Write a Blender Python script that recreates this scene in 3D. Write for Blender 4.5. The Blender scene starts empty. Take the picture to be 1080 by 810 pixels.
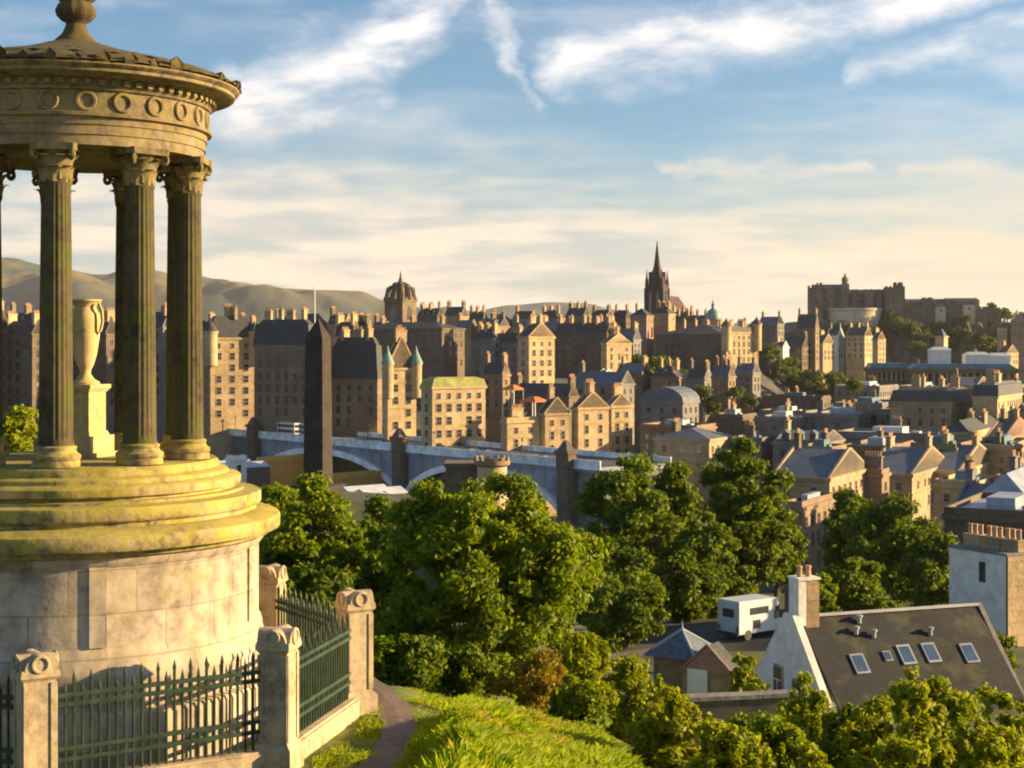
import bpy, math, random
import numpy as np
from mathutils import Vector, Matrix, noise as mnoise
R = math.radians
SC = bpy.context.scene
COL = SC.collection
EYE = 103.0          # eye altitude, metres
F = 1640.0           # focal length in photo pixels (1080 wide)
HY = 365.0           # horizon row in the photo

# ------------------------------------------------------------------ camera
cam = bpy.data.cameras.new('camera'); camo = bpy.data.objects.new('camera', cam); COL.objects.link(camo)
camo.location = (0, 0, EYE); camo.rotation_euler = (R(90), 0, 0)
cam.sensor_width = 36; cam.lens = 36 * F / 1080; cam.shift_y = -(405 - HY) / 1080
cam.clip_start = 0.1; cam.clip_end = 30000
SC.camera = camo

# ------------------------------------------------------------------ light
SUN_AZ, SUN_EL = 84.0, 14.5          # degrees clockwise from the view direction (+Y), elevation
sun = bpy.data.lights.new('sun', 'SUN'); suno = bpy.data.objects.new('sun', sun); COL.objects.link(suno)
sun.energy = 5.0; sun.angle = R(0.6); sun.color = (1.0, 0.71, 0.36)
sd = Vector((math.sin(R(SUN_AZ)) * math.cos(R(SUN_EL)), math.cos(R(SUN_AZ)) * math.cos(R(SUN_EL)), math.sin(R(SUN_EL))))
suno.rotation_euler = sd.to_track_quat('Z', 'Y').to_euler()
suno.location = (200, 0, 200)
SC.view_settings.view_transform = 'Standard'; SC.view_settings.look = 'None'
SC.view_settings.exposure = 1.4; SC.view_settings.gamma = 1.0
SC.view_settings.use_curve_mapping = False
SC.render.engine = 'CYCLES'
SC.cycles.use_denoising = True
SC.cycles.max_bounces = 7; SC.cycles.diffuse_bounces = 4; SC.cycles.glossy_bounces = 2
SC.cycles.transmission_bounces = 2; SC.cycles.volume_bounces = 0; SC.cycles.transparent_max_bounces = 6
SC.cycles.filter_width = 2.0

world = bpy.data.worlds.new('World'); SC.world = world; world.use_nodes = True

class NT:
    """tiny node helper: every method returns an output socket"""
    def __init__(s, nt): s.nt = nt
    def n(s, t, **kw):
        nd = s.nt.nodes.new(t)
        for k, v in kw.items(): setattr(nd, k, v)
        return nd
    def put(s, sock, v):
        if isinstance(v, bpy.types.NodeSocket): s.nt.links.new(v, sock)
        else: sock.default_value = v
    def m(s, op, a, b=None, c=None, clamp=False):
        nd = s.n('ShaderNodeMath', operation=op, use_clamp=clamp)
        s.put(nd.inputs[0], a)
        if b is not None: s.put(nd.inputs[1], b)
        if c is not None: s.put(nd.inputs[2], c)
        return nd.outputs[0]
    def mr(s, v, a, b, c=0.0, d=1.0, smooth=True):
        nd = s.n('ShaderNodeMapRange', interpolation_type='SMOOTHSTEP' if smooth else 'LINEAR')
        for i, q in enumerate((v, a, b, c, d)): s.put(nd.inputs[i], q)
        return nd.outputs[0]
    def mix(s, f, a, b, bt='MIX'):
        nd = s.n('ShaderNodeMix', data_type='RGBA', blend_type=bt)
        s.put(nd.inputs[0], f); s.put(nd.inputs[6], a); s.put(nd.inputs[7], b)
        return nd.outputs[2]
    def noise(s, vec, scale, detail=4, rough=0.55, dist=0.0):
        nd = s.n('ShaderNodeTexNoise')
        if vec is not None: s.put(nd.inputs['Vector'], vec)
        nd.inputs['Scale'].default_value = scale; nd.inputs['Detail'].default_value = detail
        nd.inputs['Roughness'].default_value = rough; nd.inputs['Distortion'].default_value = dist
        return nd.outputs[0]
    def xyz(s, x, y, z):
        nd = s.n('ShaderNodeCombineXYZ')
        s.put(nd.inputs[0], x); s.put(nd.inputs[1], y); s.put(nd.inputs[2], z)
        return nd.outputs[0]
    def sep(s, v):
        nd = s.n('ShaderNodeSeparateXYZ'); s.put(nd.inputs[0], v); return nd.outputs
    def map(s, v, sc=(1, 1, 1), loc=(0, 0, 0)):
        nd = s.n('ShaderNodeMapping'); s.put(nd.inputs[0], v)
        nd.inputs['Scale'].default_value = sc; nd.inputs['Location'].default_value = loc
        return nd.outputs[0]

def rgba(c): return (c[0], c[1], c[2], 1.0)

def build_world():
    nt = world.node_tree; nt.nodes.clear(); N = NT(nt)
    out = N.n('ShaderNodeOutputWorld'); bg = N.n('ShaderNodeBackground'); bg.inputs[1].default_value = 0.066
    sky = N.n('ShaderNodeTexSky', sky_type='NISHITA'); sky.sun_disc = False
    sky.sun_elevation = R(SUN_EL); sky.sun_rotation = R(SUN_AZ)
    sky.altitude = 100; sky.air_density = 1.0; sky.dust_density = 0.6; sky.ozone_density = 3.0
    tc = N.n('ShaderNodeTexCoord').outputs['Generated']
    x, y, z = N.sep(tc)
    az = N.m('MULTIPLY', N.m('ARCTAN2', x, y), 180 / math.pi)      # degrees right of +Y
    el = N.m('MULTIPLY', N.m('ARCSINE', z), 180 / math.pi)         # degrees above the horizon
    # wispy domain warp
    pv = N.xyz(az, el, 0.0)
    w1 = N.noise(N.map(pv, (0.22, 0.30, 1)), 1.0, 5, 0.6)
    w2 = N.noise(N.map(pv, (0.22, 0.30, 1), (31, 7, 5)), 1.0, 5, 0.6)
    az2 = N.m('ADD', az, N.m('MULTIPLY', N.m('SUBTRACT', w1, 0.5), 5.0))
    el2 = N.m('ADD', el, N.m('MULTIPLY', N.m('SUBTRACT', w2, 0.5), 3.2))
    def seg(x0, y0, x1, y1, w, amt, soft=1.0):
        a0, e0, a1, e1 = [(x0 - 540) * .0345, (HY - y0) * .0345, (x1 - 540) * .0345, (HY - y1) * .0345]
        w = w * .0345
        dx, dy = a1 - a0, e1 - e0; L2 = dx * dx + dy * dy
        px = N.m('SUBTRACT', az2, a0); py = N.m('SUBTRACT', el2, e0)
        t = N.m('DIVIDE', N.m('ADD', N.m('MULTIPLY', px, dx), N.m('MULTIPLY', py, dy)), L2, clamp=True)
        qx = N.m('SUBTRACT', px, N.m('MULTIPLY', t, dx)); qy = N.m('SUBTRACT', py, N.m('MULTIPLY', t, dy))
        d = N.m('SQRT', N.m('ADD', N.m('MULTIPLY', qx, qx), N.m('MULTIPLY', qy, qy)))
        return N.mr(d, w * soft, 0.0, 0.0, amt)
    segs = [(255, 118, 380, 60, 58, 0.95), (380, 60, 500, -20, 46, 1.0), (235, 100, 400, 122, 40, 0.95),
            (528, 12, 536, 66, 22, 0.6), (536, 66, 572, 108, 15, 0.35),
            (600, 62, 760, 48, 44, 0.95), (740, 48, 1060, -10, 46, 0.95), (900, 74, 1080, 52, 26, 0.6),
            (1020, 70, 1090, 90, 40, 0.35), (700, 172, 900, 182, 16, 0.55), (950, 190, 1080, 200, 24, 0.45),
            (60, 200, 330, 205, 50, 0.75), (220, 235, 560, 240, 34, 0.85), (420, 200, 470, 205, 20, 0.4), (20, 30, 120, 10, 20, 0.2)]
    m = None
    for sgm in segs:
        k = seg(*sgm)
        m = k if m is None else N.m('MAXIMUM', m, k)
    # fine streak texture inside the clouds
    st = N.noise(N.map(N.xyz(N.m('ADD', az, N.m('MULTIPLY', el, 1.5)), N.m('SUBTRACT', el, N.m('MULTIPLY', az, 0.22)), 0.0), (0.22, 0.75, 1)), 1.0, 6, 0.58)
    m = N.m('MULTIPLY', m, N.mr(st, 0.26, 0.62, 0.30, 1.0))
    # thin veil
    veil = N.mr(N.noise(N.map(pv, (0.10, 0.45, 1), (3, 9, 2)), 1.0, 5, 0.6), 0.42, 0.78, 0.0, 0.4)
    m = N.m('MAXIMUM', m, veil)
    # cream cloud bank along the horizon
    bank = N.mr(N.m('ADD', el2, N.m('MULTIPLY', N.m('ABSOLUTE', N.m('ADD', az, 6.0)), 0.02)), 8.4, 3.0, 0.0, 0.95)
    bn = N.noise(N.map(pv, (0.16, 1.05, 1), (1, 4, 0)), 1.0, 5, 0.55)
    bank = N.m('MULTIPLY', bank, N.mr(bn, 0.32, 0.60, 0.50, 1.0))
    cwhite = N.mix(N.mr(st, 0.3, 0.7), (5.2, 5.2, 5.5, 1), (6.9, 6.5, 6.2, 1))
    ccream = N.mix(N.mr(bn, 0.36, 0.62), (4.7, 4.2, 3.75, 1), (6.6, 5.4, 4.2, 1))
    ccream = N.mix(N.mr(az, 0.0, 20.0), ccream, (6.3, 4.95, 3.5, 1))
    # sun side glow, low over the right hand horizon
    cloudcol = N.mix(N.mr(el, 10.0, 5.0), cwhite, ccream)
    base = N.mix(1.0, sky.outputs[0], (0.80, 0.90, 0.93, 1), 'MULTIPLY')
    c = N.mix(bank, base, ccream)
    c = N.mix(m, c, cloudcol)
    nt.links.new(c, bg.inputs[0]); nt.links.new(bg.outputs[0], out.inputs[0])
build_world()

# ------------------------------------------------------------------ helpers
def P(px, py, D): return Vector(((px - 540) / F * D, D, EYE + (HY - py) / F * D))
def zrow(py, D): return EYE + (HY - py) / F * D
def xcol(px, D): return (px - 540) / F * D
def sstep(a, b, t):
    t = (t - a) / (b - a); t = 0.0 if t < 0 else 1.0 if t > 1 else t
    return t * t * (3 - 2 * t)

class MB:
    """collects shapes for ONE mesh object"""
    def __init__(s): s.v = []; s.f = []; s.mi = []; s.sm = []; s.M = Matrix.Identity(4); s.mat = 0
    def add(s, vs, fs, smooth=False):
        o = len(s.v)
        s.v += [tuple(s.M @ Vector(p)) for p in vs]
        for f in fs:
            s.f.append([i + o for i in f]); s.mi.append(s.mat); s.sm.append(smooth)
    def box(s, x0, x1, y0, y1, z0, z1):
        s.add([(x0, y0, z0), (x1, y0, z0), (x1, y1, z0), (x0, y1, z0), (x0, y0, z1), (x1, y0, z1), (x1, y1, z1), (x0, y1, z1)],
              [(3, 2, 1, 0), (4, 5, 6, 7), (0, 1, 5, 4), (1, 2, 6, 5), (2, 3, 7, 6), (3, 0, 4, 7)])
    def cbox(s, cx, cy, z0, sx, sy, h, t=1.0):
        a, b = sx / 2, sy / 2
        s.add([(cx - a, cy - b, z0), (cx + a, cy - b, z0), (cx + a, cy + b, z0), (cx - a, cy + b, z0),
               (cx - a * t, cy - b * t, z0 + h), (cx + a * t, cy - b * t, z0 + h), (cx + a * t, cy + b * t, z0 + h), (cx - a * t, cy + b * t, z0 + h)],
              [(3, 2, 1, 0), (4, 5, 6, 7), (0, 1, 5, 4), (1, 2, 6, 5), (2, 3, 7, 6), (3, 0, 4, 7)])
    def lathe(s, prof, n=32, c=(0, 0), rfun=None, smooth=True, a0=0.0, a1=2 * math.pi, cap=True):
        full = abs(a1 - a0 - 2 * math.pi) < 1e-6
        k = n if full else n + 1
        vs = []
        for (r, z) in prof:
            for i in range(k):
                a = a0 + (a1 - a0) * i / n
                q = r * (rfun(a, z) if rfun else 1.0)
                vs.append((c[0] + q * math.cos(a), c[1] + q * math.sin(a), z))
        fs = []
        for j in range(len(prof) - 1):
            for i in range(n):
                i2 = (i + 1) % k if full else i + 1
                fs.append((j * k + i, j * k + i2, (j + 1) * k + i2, (j + 1) * k + i))
        s.add(vs, fs, smooth)
        if cap and full:
            if prof[-1][0] > 1e-3: s.add(vs[-k:], [tuple(range(k))])
            if prof[0][0] > 1e-3: s.add(vs[:k], [tuple(reversed(range(k)))])
    def prism(s, poly, y0, y1):
        """polygon in x,z (counter-clockwise seen from -y) extruded along y"""
        n = len(poly)
        vs = [(x, y0, z) for x, z in poly] + [(x, y1, z) for x, z in poly]
        s.add(vs, [tuple(range(n)), tuple(reversed(range(n, 2 * n)))] + [((i + 1) % n, i, i + n, (i + 1) % n + n) for i in range(n)])
    def tube(s, pts, rad, n=8, smooth=True):
        pts = [Vector(p) for p in pts]; vs = []; m = len(pts)
        for i, p in enumerate(pts):
            d = (pts[min(i + 1, m - 1)] - pts[max(i - 1, 0)]).normalized()
            a = d.orthogonal().normalized(); b = d.cross(a)
            r = rad[i] if isinstance(rad, (list, tuple)) else rad
            vs += [tuple(p + (a * math.cos(2 * math.pi * k / n) + b * math.sin(2 * math.pi * k / n)) * r) for k in range(n)]
        fs = [(j * n + k, j * n + (k + 1) % n, (j + 1) * n + (k + 1) % n, (j + 1) * n + k) for j in range(m - 1) for k in range(n)]
        s.add(vs, fs, smooth)
        s.add(vs[-n:], [tuple(range(n))]); s.add(vs[:n], [tuple(reversed(range(n)))])
    def torus(s, R0, r, M, n=20, k=8):
        vs = []; fs = []
        for i in range(n):
            a = 2 * math.pi * i / n
            for j in range(k):
                b = 2 * math.pi * j / k
                vs.append(tuple(M @ Vector(((R0 + r * math.cos(b)) * math.cos(a), r * math.sin(b), (R0 + r * math.cos(b)) * math.sin(a)))))
        for i in range(n):
            for j in range(k):
                fs.append((i * k + j, i * k + (j + 1) % k, ((i + 1) % n) * k + (j + 1) % k, ((i + 1) % n) * k + j))
        s.add(vs, fs, True)
    def mesh(s, name, mats):
        me = bpy.data.meshes.new(name); me.from_pydata(s.v, [], s.f)
        me.polygons.foreach_set('material_index', s.mi); me.polygons.foreach_set('use_smooth', s.sm)
        for m in (mats if isinstance(mats, (list, tuple)) else [mats]): me.materials.append(m)
        me.update()
        if any(s.sm): me.set_sharp_from_angle(angle=R(42))
        return me
    def build(s, name, mats, parent=None, loc=None, rotz=0.0):
        o = bpy.data.objects.new(name, s.mesh(name, mats)); COL.objects.link(o)
        if parent: o.parent = parent
        if loc is not None: o.location = loc
        o.rotation_euler.z = rotz
        return o

def tag(o, label, cat, group=None, kind=None):
    o['label'] = label; o['category'] = cat
    if group: o['group'] = group
    if kind: o['kind'] = kind
    return o
def thing(name, label, cat, loc, rotz=0.0, group=None):
    o = bpy.data.objects.new(name, None); COL.objects.link(o); o.empty_display_size = 0.3
    o.location = loc; o.rotation_euler.z = rotz
    return tag(o, label, cat, group)
def inst(name, me, parent, loc, rotz=0.0, scale=None):
    o = bpy.data.objects.new(name, me); COL.objects.link(o); o.parent = parent
    o.location = loc; o.rotation_euler.z = rotz
    if scale: o.scale = scale
    return o

# ------------------------------------------------------------------ materials
def new_mat(name):
    m = bpy.data.materials.new(name); m.use_nodes = True; m.node_tree.nodes.clear()
    N = NT(m.node_tree); out = N.n('ShaderNodeOutputMaterial'); b = N.n('ShaderNodeBsdfPrincipled')
    m.node_tree.links.new(b.outputs[0], out.inputs[0])
    return m, N, b, out
def bump(N, b, h, dist, strength=1.0):
    nd = N.n('ShaderNodeBump'); nd.inputs['Distance'].default_value = dist; nd.inputs['Strength'].default_value = strength
    N.put(nd.inputs['Height'], h); N.nt.links.new(nd.outputs[0], b.inputs['Normal'])
def obj_co(N): return N.n('ShaderNodeTexCoord').outputs['Object']
def pos(N): return N.n('ShaderNodeNewGeometry').outputs['Position']

def stone(name, c, c2=None, scale=0.25, course=None, contrast=0.55, rough=0.9, lichen=None, lich_amt=0.5, fine=3.0):
    m, N, b, o = new_mat(name)
    co = pos(N)
    c2 = c2 or tuple(k * contrast for k in c)
    n1 = N.noise(co, scale, 5, 0.62)
    streak = N.noise(N.map(co, (scale * 4, scale * 4, scale * 0.5)), 1.0, 4, 0.6)
    k = N.m('MULTIPLY', N.mr(n1, 0.35, 0.65), N.mr(streak, 0.3, 0.62, 0.35, 1.0))
    col = N.mix(k, rgba(c2), rgba(c))
    f = N.noise(co, fine, 4, 0.6)
    col = N.mix(N.mr(f, 0.3, 0.7, 0.0, 0.55), col, rgba([q * 1.25 for q in c]), 'MIX')
    h = f
    if course:
        x, y, z = N.sep(co)
        br = N.n('ShaderNodeTexBrick'); N.put(br.inputs['Vector'], N.xyz(N.m('ADD', x, y), z, 0.0))
        br.inputs['Color1'].default_value = (1, 1, 1, 1); br.inputs['Color2'].default_value = (0.72, 0.7, 0.68, 1)
        br.inputs['Mortar'].default_value = (0.45, 0.43, 0.4, 1); br.inputs['Scale'].default_value = 1.0
        br.inputs['Mortar Size'].default_value = course * 0.025; br.inputs['Brick Width'].default_value = course * 2.0; br.inputs['Row Height'].default_value = course
        col = N.mix(0.75, col, br.outputs[0], 'MULTIPLY')
    if lichen:
        ln = N.noise(N.map(co, (1, 1, 1), (5, 2, 9)), scale * 3.0, 6, 0.7)
        nz = N.sep(N.n('ShaderNodeNewGeometry').outputs['Normal'])[2]
        lk = N.m('MULTIPLY', N.mr(N.m('ADD', ln, N.m('MULTIPLY', nz, 0.12)), 0.42, 0.62), lich_amt)
        col = N.mix(lk, col, rgba(lichen))
    N.put(b.inputs['Base Color'], col); b.inputs['Roughness'].default_value = rough
    bump(N, b, h, 0.02 if scale > 0.5 else 0.08, 0.5)
    return m
def plain(name, c, rough=0.6, metal=0.0, var=0.25, scale=1.5, spec=0.5):
    m, N, b, o = new_mat(name)
    n = N.noise(pos(N), scale, 4, 0.6)
    col = N.mix(N.mr(n, 0.3, 0.7), rgba([k * (1 - var) for k in c]), rgba([min(1, k * (1 + var)) for k in c]))
    N.put(b.inputs['Base Color'], col); b.inputs['Roughness'].default_value = rough; b.inputs['Metallic'].default_value = metal
    b.inputs['Specular IOR Level'].default_value = spec
    return m
def slate(name, c, row=0.35, var=0.45, rough=0.7, moss=0.0):
    m, N, b, o = new_mat(name)
    co = obj_co(N); x, y, z = N.sep(co)
    br = N.n('ShaderNodeTexBrick'); N.put(br.inputs['Vector'], N.xyz(N.m('ADD', x, N.m('MULTIPLY', y, 0.7)), z, 0.0))
    br.inputs['Color1'].default_value = rgba(c); br.inputs['Color2'].default_value = rgba([k * (1 - var) for k in c])
    br.inputs['Mortar'].default_value = rgba([k * 0.5 for k in c]); br.inputs['Scale'].default_value = 1.0
    br.inputs['Mortar Size'].default_value = row * 0.05; br.inputs['Brick Width'].default_value = row * 1.1; br.inputs['Row Height'].default_value = row * 0.7
    n = N.noise(pos(N), 0.35, 5, 0.65)
    col = N.mix(N.mr(n, 0.35, 0.68, 0.0, 0.45), br.outputs[0], rgba([k * 1.35 for k in c]))
    if moss:
        n2 = N.noise(N.map(pos(N), (1, 1, 1), (9, 4, 4)), 0.5, 6, 0.7)
        col = N.mix(N.mr(n2, 0.5, 0.68, 0, moss), col, (0.11, 0.115, 0.03, 1))
    N.put(b.inputs['Base Color'], col); b.inputs['Roughness'].default_value = rough
    bump(N, b, br.outputs[1], 0.02, 0.4)
    return m
def leafmat(name, c1, c2, trans=0.35, dry=None):
    m, N, b, out = new_mat(name)
    g = N.n('ShaderNodeNewGeometry')
    col = N.mix(g.outputs['Random Per Island'], rgba(c1), rgba(c2))
    n = N.noise(g.outputs['Position'], 0.6, 3, 0.5)
    col = N.mix(N.mr(n, 0.35, 0.7, 0.0, 0.35), col, rgba([k * 0.75 for k in c1]))
    if dry: col = N.mix(N.mr(N.noise(N.map(g.outputs['Position'], (1, 1, 0.2)), 0.9, 4, 0.6), 0.50, 0.66, 0.0, 0.55), col, rgba(dry))
    N.put(b.inputs['Base Color'], col); b.inputs['Roughness'].default_value = 0.55
    b.inputs['Specular IOR Level'].default_value = 0.25
    t = N.n('ShaderNodeBsdfTranslucent'); N.put(t.inputs[0], N.mix(1.0, col, (1.5, 1.45, 0.6, 1), 'MULTIPLY'))
    mx = N.n('ShaderNodeMixShader'); mx.inputs[0].default_value = trans
    N.nt.links.new(b.outputs[0], mx.inputs[1]); N.nt.links.new(t.outputs[0], mx.inputs[2]); N.nt.links.new(mx.outputs[0], out.inputs[0])
    return m

WALL = {
 'soot': stone('sooty_sandstone', (0.18, 0.135, 0.095), course=0.9, scale=0.12),
 'brown': stone('brown_sandstone', (0.30, 0.215, 0.135), course=0.9, scale=0.12),
 'tan': stone('tan_sandstone', (0.46, 0.335, 0.19), course=0.9, scale=0.12),
 'cream': stone('cream_sandstone', (0.57, 0.425, 0.235), (0.33, 0.235, 0.125), course=0.9, scale=0.12),
 'grey': stone('grey_stone', (0.24, 0.225, 0.21), course=0.9, scale=0.12),
 'white': stone('white_harling', (0.78, 0.75, 0.70), (0.63, 0.59, 0.53), scale=0.4, fine=1.5),
 'ochre': stone('ochre_render', (0.66, 0.40, 0.09), (0.5, 0.29, 0.06), scale=0.3),
 'rose': stone('rose_sandstone', (0.40, 0.24, 0.17), course=0.9, scale=0.12),
}
ROOF = {
 'slate': slate('dark_slate', (0.055, 0.058, 0.064)),
 'blue': slate('blue_grey_slate', (0.12, 0.145, 0.18)),
 'brown': slate('brown_slate', (0.09, 0.075, 0.062)),
 'lead': plain('lead_sheet', (0.30, 0.33, 0.38), 0.45, 0.0, 0.2, 0.4),
 'pale': plain('pale_roof_felt', (0.52, 0.50, 0.48), 0.6, 0.0, 0.2, 0.2),
 'copper': plain('green_copper', (0.16, 0.27, 0.22), 0.6, 0.0, 0.3, 0.6),
 'teal': plain('teal_sheet_roof', (0.09, 0.17, 0.20), 0.5, 0.0, 0.25, 0.2),
 'moss': plain('mossy_lead', (0.27, 0.27, 0.07), 0.8, 0.0, 0.35, 0.4),
 'orange': plain('orange_canvas', (0.62, 0.17, 0.05), 0.8, 0.0, 0.2, 0.4),
}
POT = plain('clay_pot', (0.50, 0.30, 0.16), 0.8)
GLASS = plain('dark_window_glass', (0.035, 0.04, 0.05), 0.12, 0.0, 0.3, 0.5, 0.8)
TRIM = stone('pale_window_surround', (0.42, 0.34, 0.24), scale=0.3)
TRIMD = stone('dark_window_surround', (0.17, 0.135, 0.10), scale=0.3)
WHITEP = plain('white_paint', (0.78, 0.77, 0.74), 0.4, 0.0, 0.06)
DARKM = plain('black_iron', (0.03, 0.035, 0.035), 0.5)
LEADP = ROOF['lead']

# leaves
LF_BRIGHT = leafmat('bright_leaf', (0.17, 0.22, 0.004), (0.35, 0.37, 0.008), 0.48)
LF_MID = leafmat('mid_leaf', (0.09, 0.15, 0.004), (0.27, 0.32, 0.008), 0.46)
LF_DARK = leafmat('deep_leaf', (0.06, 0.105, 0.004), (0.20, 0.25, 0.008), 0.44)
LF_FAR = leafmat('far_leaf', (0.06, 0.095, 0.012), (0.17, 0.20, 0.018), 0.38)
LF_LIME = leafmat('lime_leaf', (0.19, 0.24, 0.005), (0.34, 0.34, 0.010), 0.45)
LF_RUST = leafmat('rusty_seed_head', (0.20, 0.15, 0.012), (0.33, 0.25, 0.018), 0.42)
GRASSM = leafmat('sunlit_grass', (0.15, 0.26, 0.006), (0.40, 0.42, 0.016), 0.52, (0.44, 0.32, 0.08))
BARK = stone('bark', (0.09, 0.07, 0.05), scale=1.5, fine=8)

# ------------------------------------------------------------------ terrain
MONX, MONY = -5.75, 20.5
PADZ = -5.0
RIDGE = [(-140, 600, -27), (-20, 660, -17), (70, 850, -2), (105, 930, 6)]
def hrel(x, y):
    """ground height relative to the eye"""
    D = max(math.hypot(x * 0.25, y), 0.0) if y > 0 else abs(y)
    s = 1.6 + 0.138 * D if D < 12 else 3.256 + 0.2 * (D - 12) if D < 55 else 11.86 + 0.16 * (D - 55)
    z = -s
    # falls away to the right of the knoll
    lat = 0.22 * max(0.0, min(x, 3) + 0.9) * sstep(-1.2, 0, x) + 0.6 * max(0.0, x - 0.8 - 0.02 * D)
    z -= min(lat, 3.6) * sstep(4, 14, D) * (1 - sstep(70, 130, D))
    # terrace of the monument, cut into the hill on the left
    edge = -1.15 + 0.35 * math.sin(y * 0.5) * 0.3 + max(0.0, y - 20) * -0.06
    kt = (1 - sstep(edge - 0.25, edge + 0.75, x)) * sstep(5, 10, D) * (1 - sstep(22.5 if x > -2.6 else 25, 25.5 if x > -2.6 else 29, y))
    z = z * (1 - kt) + PADZ * kt
    if D > 130:
        z2 = -46.0
        z = z + (z2 - z) * sstep(140, 290, D)
    # burial ground mound under the obelisk
    d = math.hypot(x + 31, y - 250); z += 21 * (1 - sstep(18, 60, d)) * sstep(170, 230, y)
    if y > 380:
        best = 1e9; hz = 0
        for (x0, y0, z0), (x1, y1, z1) in zip(RIDGE[:-1], RIDGE[1:]):
            dx, dy = x1 - x0, y1 - y0
            t = max(0, min(1, ((x - x0) * dx + (y - y0) * dy) / (dx * dx + dy * dy)))
            d = math.hypot(x - x0 - t * dx, y - y0 - t * dy)
            if d < best: best = d; hz = z0 + t * (z1 - z0)
        left = (x - 0.5 * (y - 500) * 0.55 + 100) < 0
        wd = 420.0 if left else 120.0
        z = z + (hz - z) * (1 - sstep(25, wd, best)) * sstep(400, 480, y) * sstep(25, 75, ((x + 104) * 158 + (y - 520) * 121) / 199)
    return z
def gz(x, y): return EYE + hrel(x, y)

def build_ground():
    m, N, b, o = new_mat('ground_turf_and_earth')
    co = pos(N); x, y, z = N.sep(co)
    n1 = N.noise(co, 0.9, 6, 0.65); n2 = N.noise(co, 0.06, 5, 0.6)
    g = N.mix(N.mr(n1, 0.35, 0.65), (0.06, 0.10, 0.006, 1), (0.17, 0.20, 0.012, 1))
    g = N.mix(N.mr(N.noise(co, 2.5, 4, 0.6), 0.55, 0.7), g, (0.12, 0.085, 0.04, 1))
    city = N.mix(N.mr(n2, 0.4, 0.6), (0.06, 0.058, 0.055, 1), (0.11, 0.10, 0.085, 1))
    far = N.mix(N.mr(N.noise(co, 0.004, 5, 0.6), 0.4, 0.6), (0.06, 0.08, 0.03, 1), (0.16, 0.14, 0.07, 1))
    gard = N.mix(N.mr(n2, 0.4, 0.6), (0.05, 0.07, 0.02, 1), (0.09, 0.10, 0.03, 1))
    rough_ = N.mix(N.mr(N.noise(co, 0.25, 5, 0.65), 0.35, 0.65), (0.035, 0.05, 0.012, 1), (0.09, 0.10, 0.025, 1))
    rough_ = N.mix(N.mr(N.noise(N.map(co, (1, 1, 1), (7, 3, 1)), 0.05, 4, 0.6), 0.5, 0.6, 0, 0.8), rough_, (0.085, 0.07, 0.05, 1))
    city = N.mix(N.mr(y, 330, 380), rough_, city)
    c = N.mix(N.mr(y, 58, 84), g, city)
    c = N.mix(N.m('MULTIPLY', N.mr(y, 520, 600), N.mr(z, 80, 66)), c, gard)
    c = N.mix(N.mr(y, 1500, 2200), c, far)
    N.put(b.inputs['Base Color'], c); b.inputs['Roughness'].default_value = 0.95
    bump(N, b, n1, 0.08, 0.8)
    A = [R(-110 + 220 * i / 293) for i in range(294)]
    rs = [0.6]
    while rs[-1] < 11300: rs.append(rs[-1] * 1.038)
    vs = []; fs = []
    n = len(A)
    for r in rs:
        for a in A:
            X, Y = r * math.sin(a), r * math.cos(a)
            nz = 0.0
            if 6 < r < 60: nz = 0.10 * math.sin(X * 1.7 + 0.6 * Y) * math.sin(Y * 1.1 + 1) + 0.05 * math.sin(X * 4.1 - Y * 2.3)
            if r < 60 and math.hypot(X - MONX, Y - MONY) < 5.2: nz = 0
            vs.append((X, Y, EYE + hrel(X, Y) + nz))
    for j in range(len(rs) - 1):
        for i in range(n - 1):
            fs.append((j * n + i + 1, j * n + i, (j + 1) * n + i, (j + 1) * n + i + 1))
    vs.append((0, 0, EYE - 1.6))
    for i in range(n - 1): fs.append((len(vs) - 1, i, i + 1))
    me = bpy.data.meshes.new('ground'); me.from_pydata(vs, [], fs); me.materials.append(m)
    me.polygons.foreach_set('use_smooth', [True] * len(me.polygons)); me.update()
    ob = bpy.data.objects.new('ground', me); COL.objects.link(ob); ob['kind'] = 'structure'
build_ground()

# path beside the fence
def build_path():
    m = stone('gravel_path', (0.19, 0.135, 0.10), scale=1.2, fine=14)
    pts = [(-5.2, 13.6), (-3.6, 14.8), (-2.35, 16.3), (-1.72, 17.6), (-1.5, 18.9), (-1.45, 20.2), (-1.62, 21.4), (-2.05, 22.8), (-2.9, 24.6), (-4.2, 26.3)]
    fine = []
    for i in range(len(pts) - 1):
        for k in range(8):
            t = k / 8; fine.append((pts[i][0] * (1 - t) + pts[i + 1][0] * t, pts[i][1] * (1 - t) + pts[i + 1][1] * t))
    vs = []; fs = []
    for i, (x, y) in enumerate(fine):
        a = fine[max(i - 1, 0)]; c = fine[min(i + 1, len(fine) - 1)]
        d = Vector((c[0] - a[0], c[1] - a[1])).normalized(); nrm = Vector((d.y, -d.x))
        w = 0.23 + 0.03 * math.sin(i * 1.3)
        for s in (-1, -0.5, 0, 0.5, 1):
            q = (x + nrm.x * w * s, y + nrm.y * w * s)
            vs.append((q[0], q[1], max(gz(*q), EYE + PADZ) + 0.035 - 0.012 * abs(s)))
    for i in range(len(fine) - 1):
        for k in range(4): fs.append((i * 5 + k, i * 5 + k + 1, i * 5 + 6 + k, i * 5 + 5 + k))
    me = bpy.data.meshes.new('path'); me.from_pydata(vs, [], fs); me.materials.append(m); me.update()
    ob = bpy.data.objects.new('path', me); COL.objects.link(ob); ob['kind'] = 'structure'
build_path()

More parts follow.
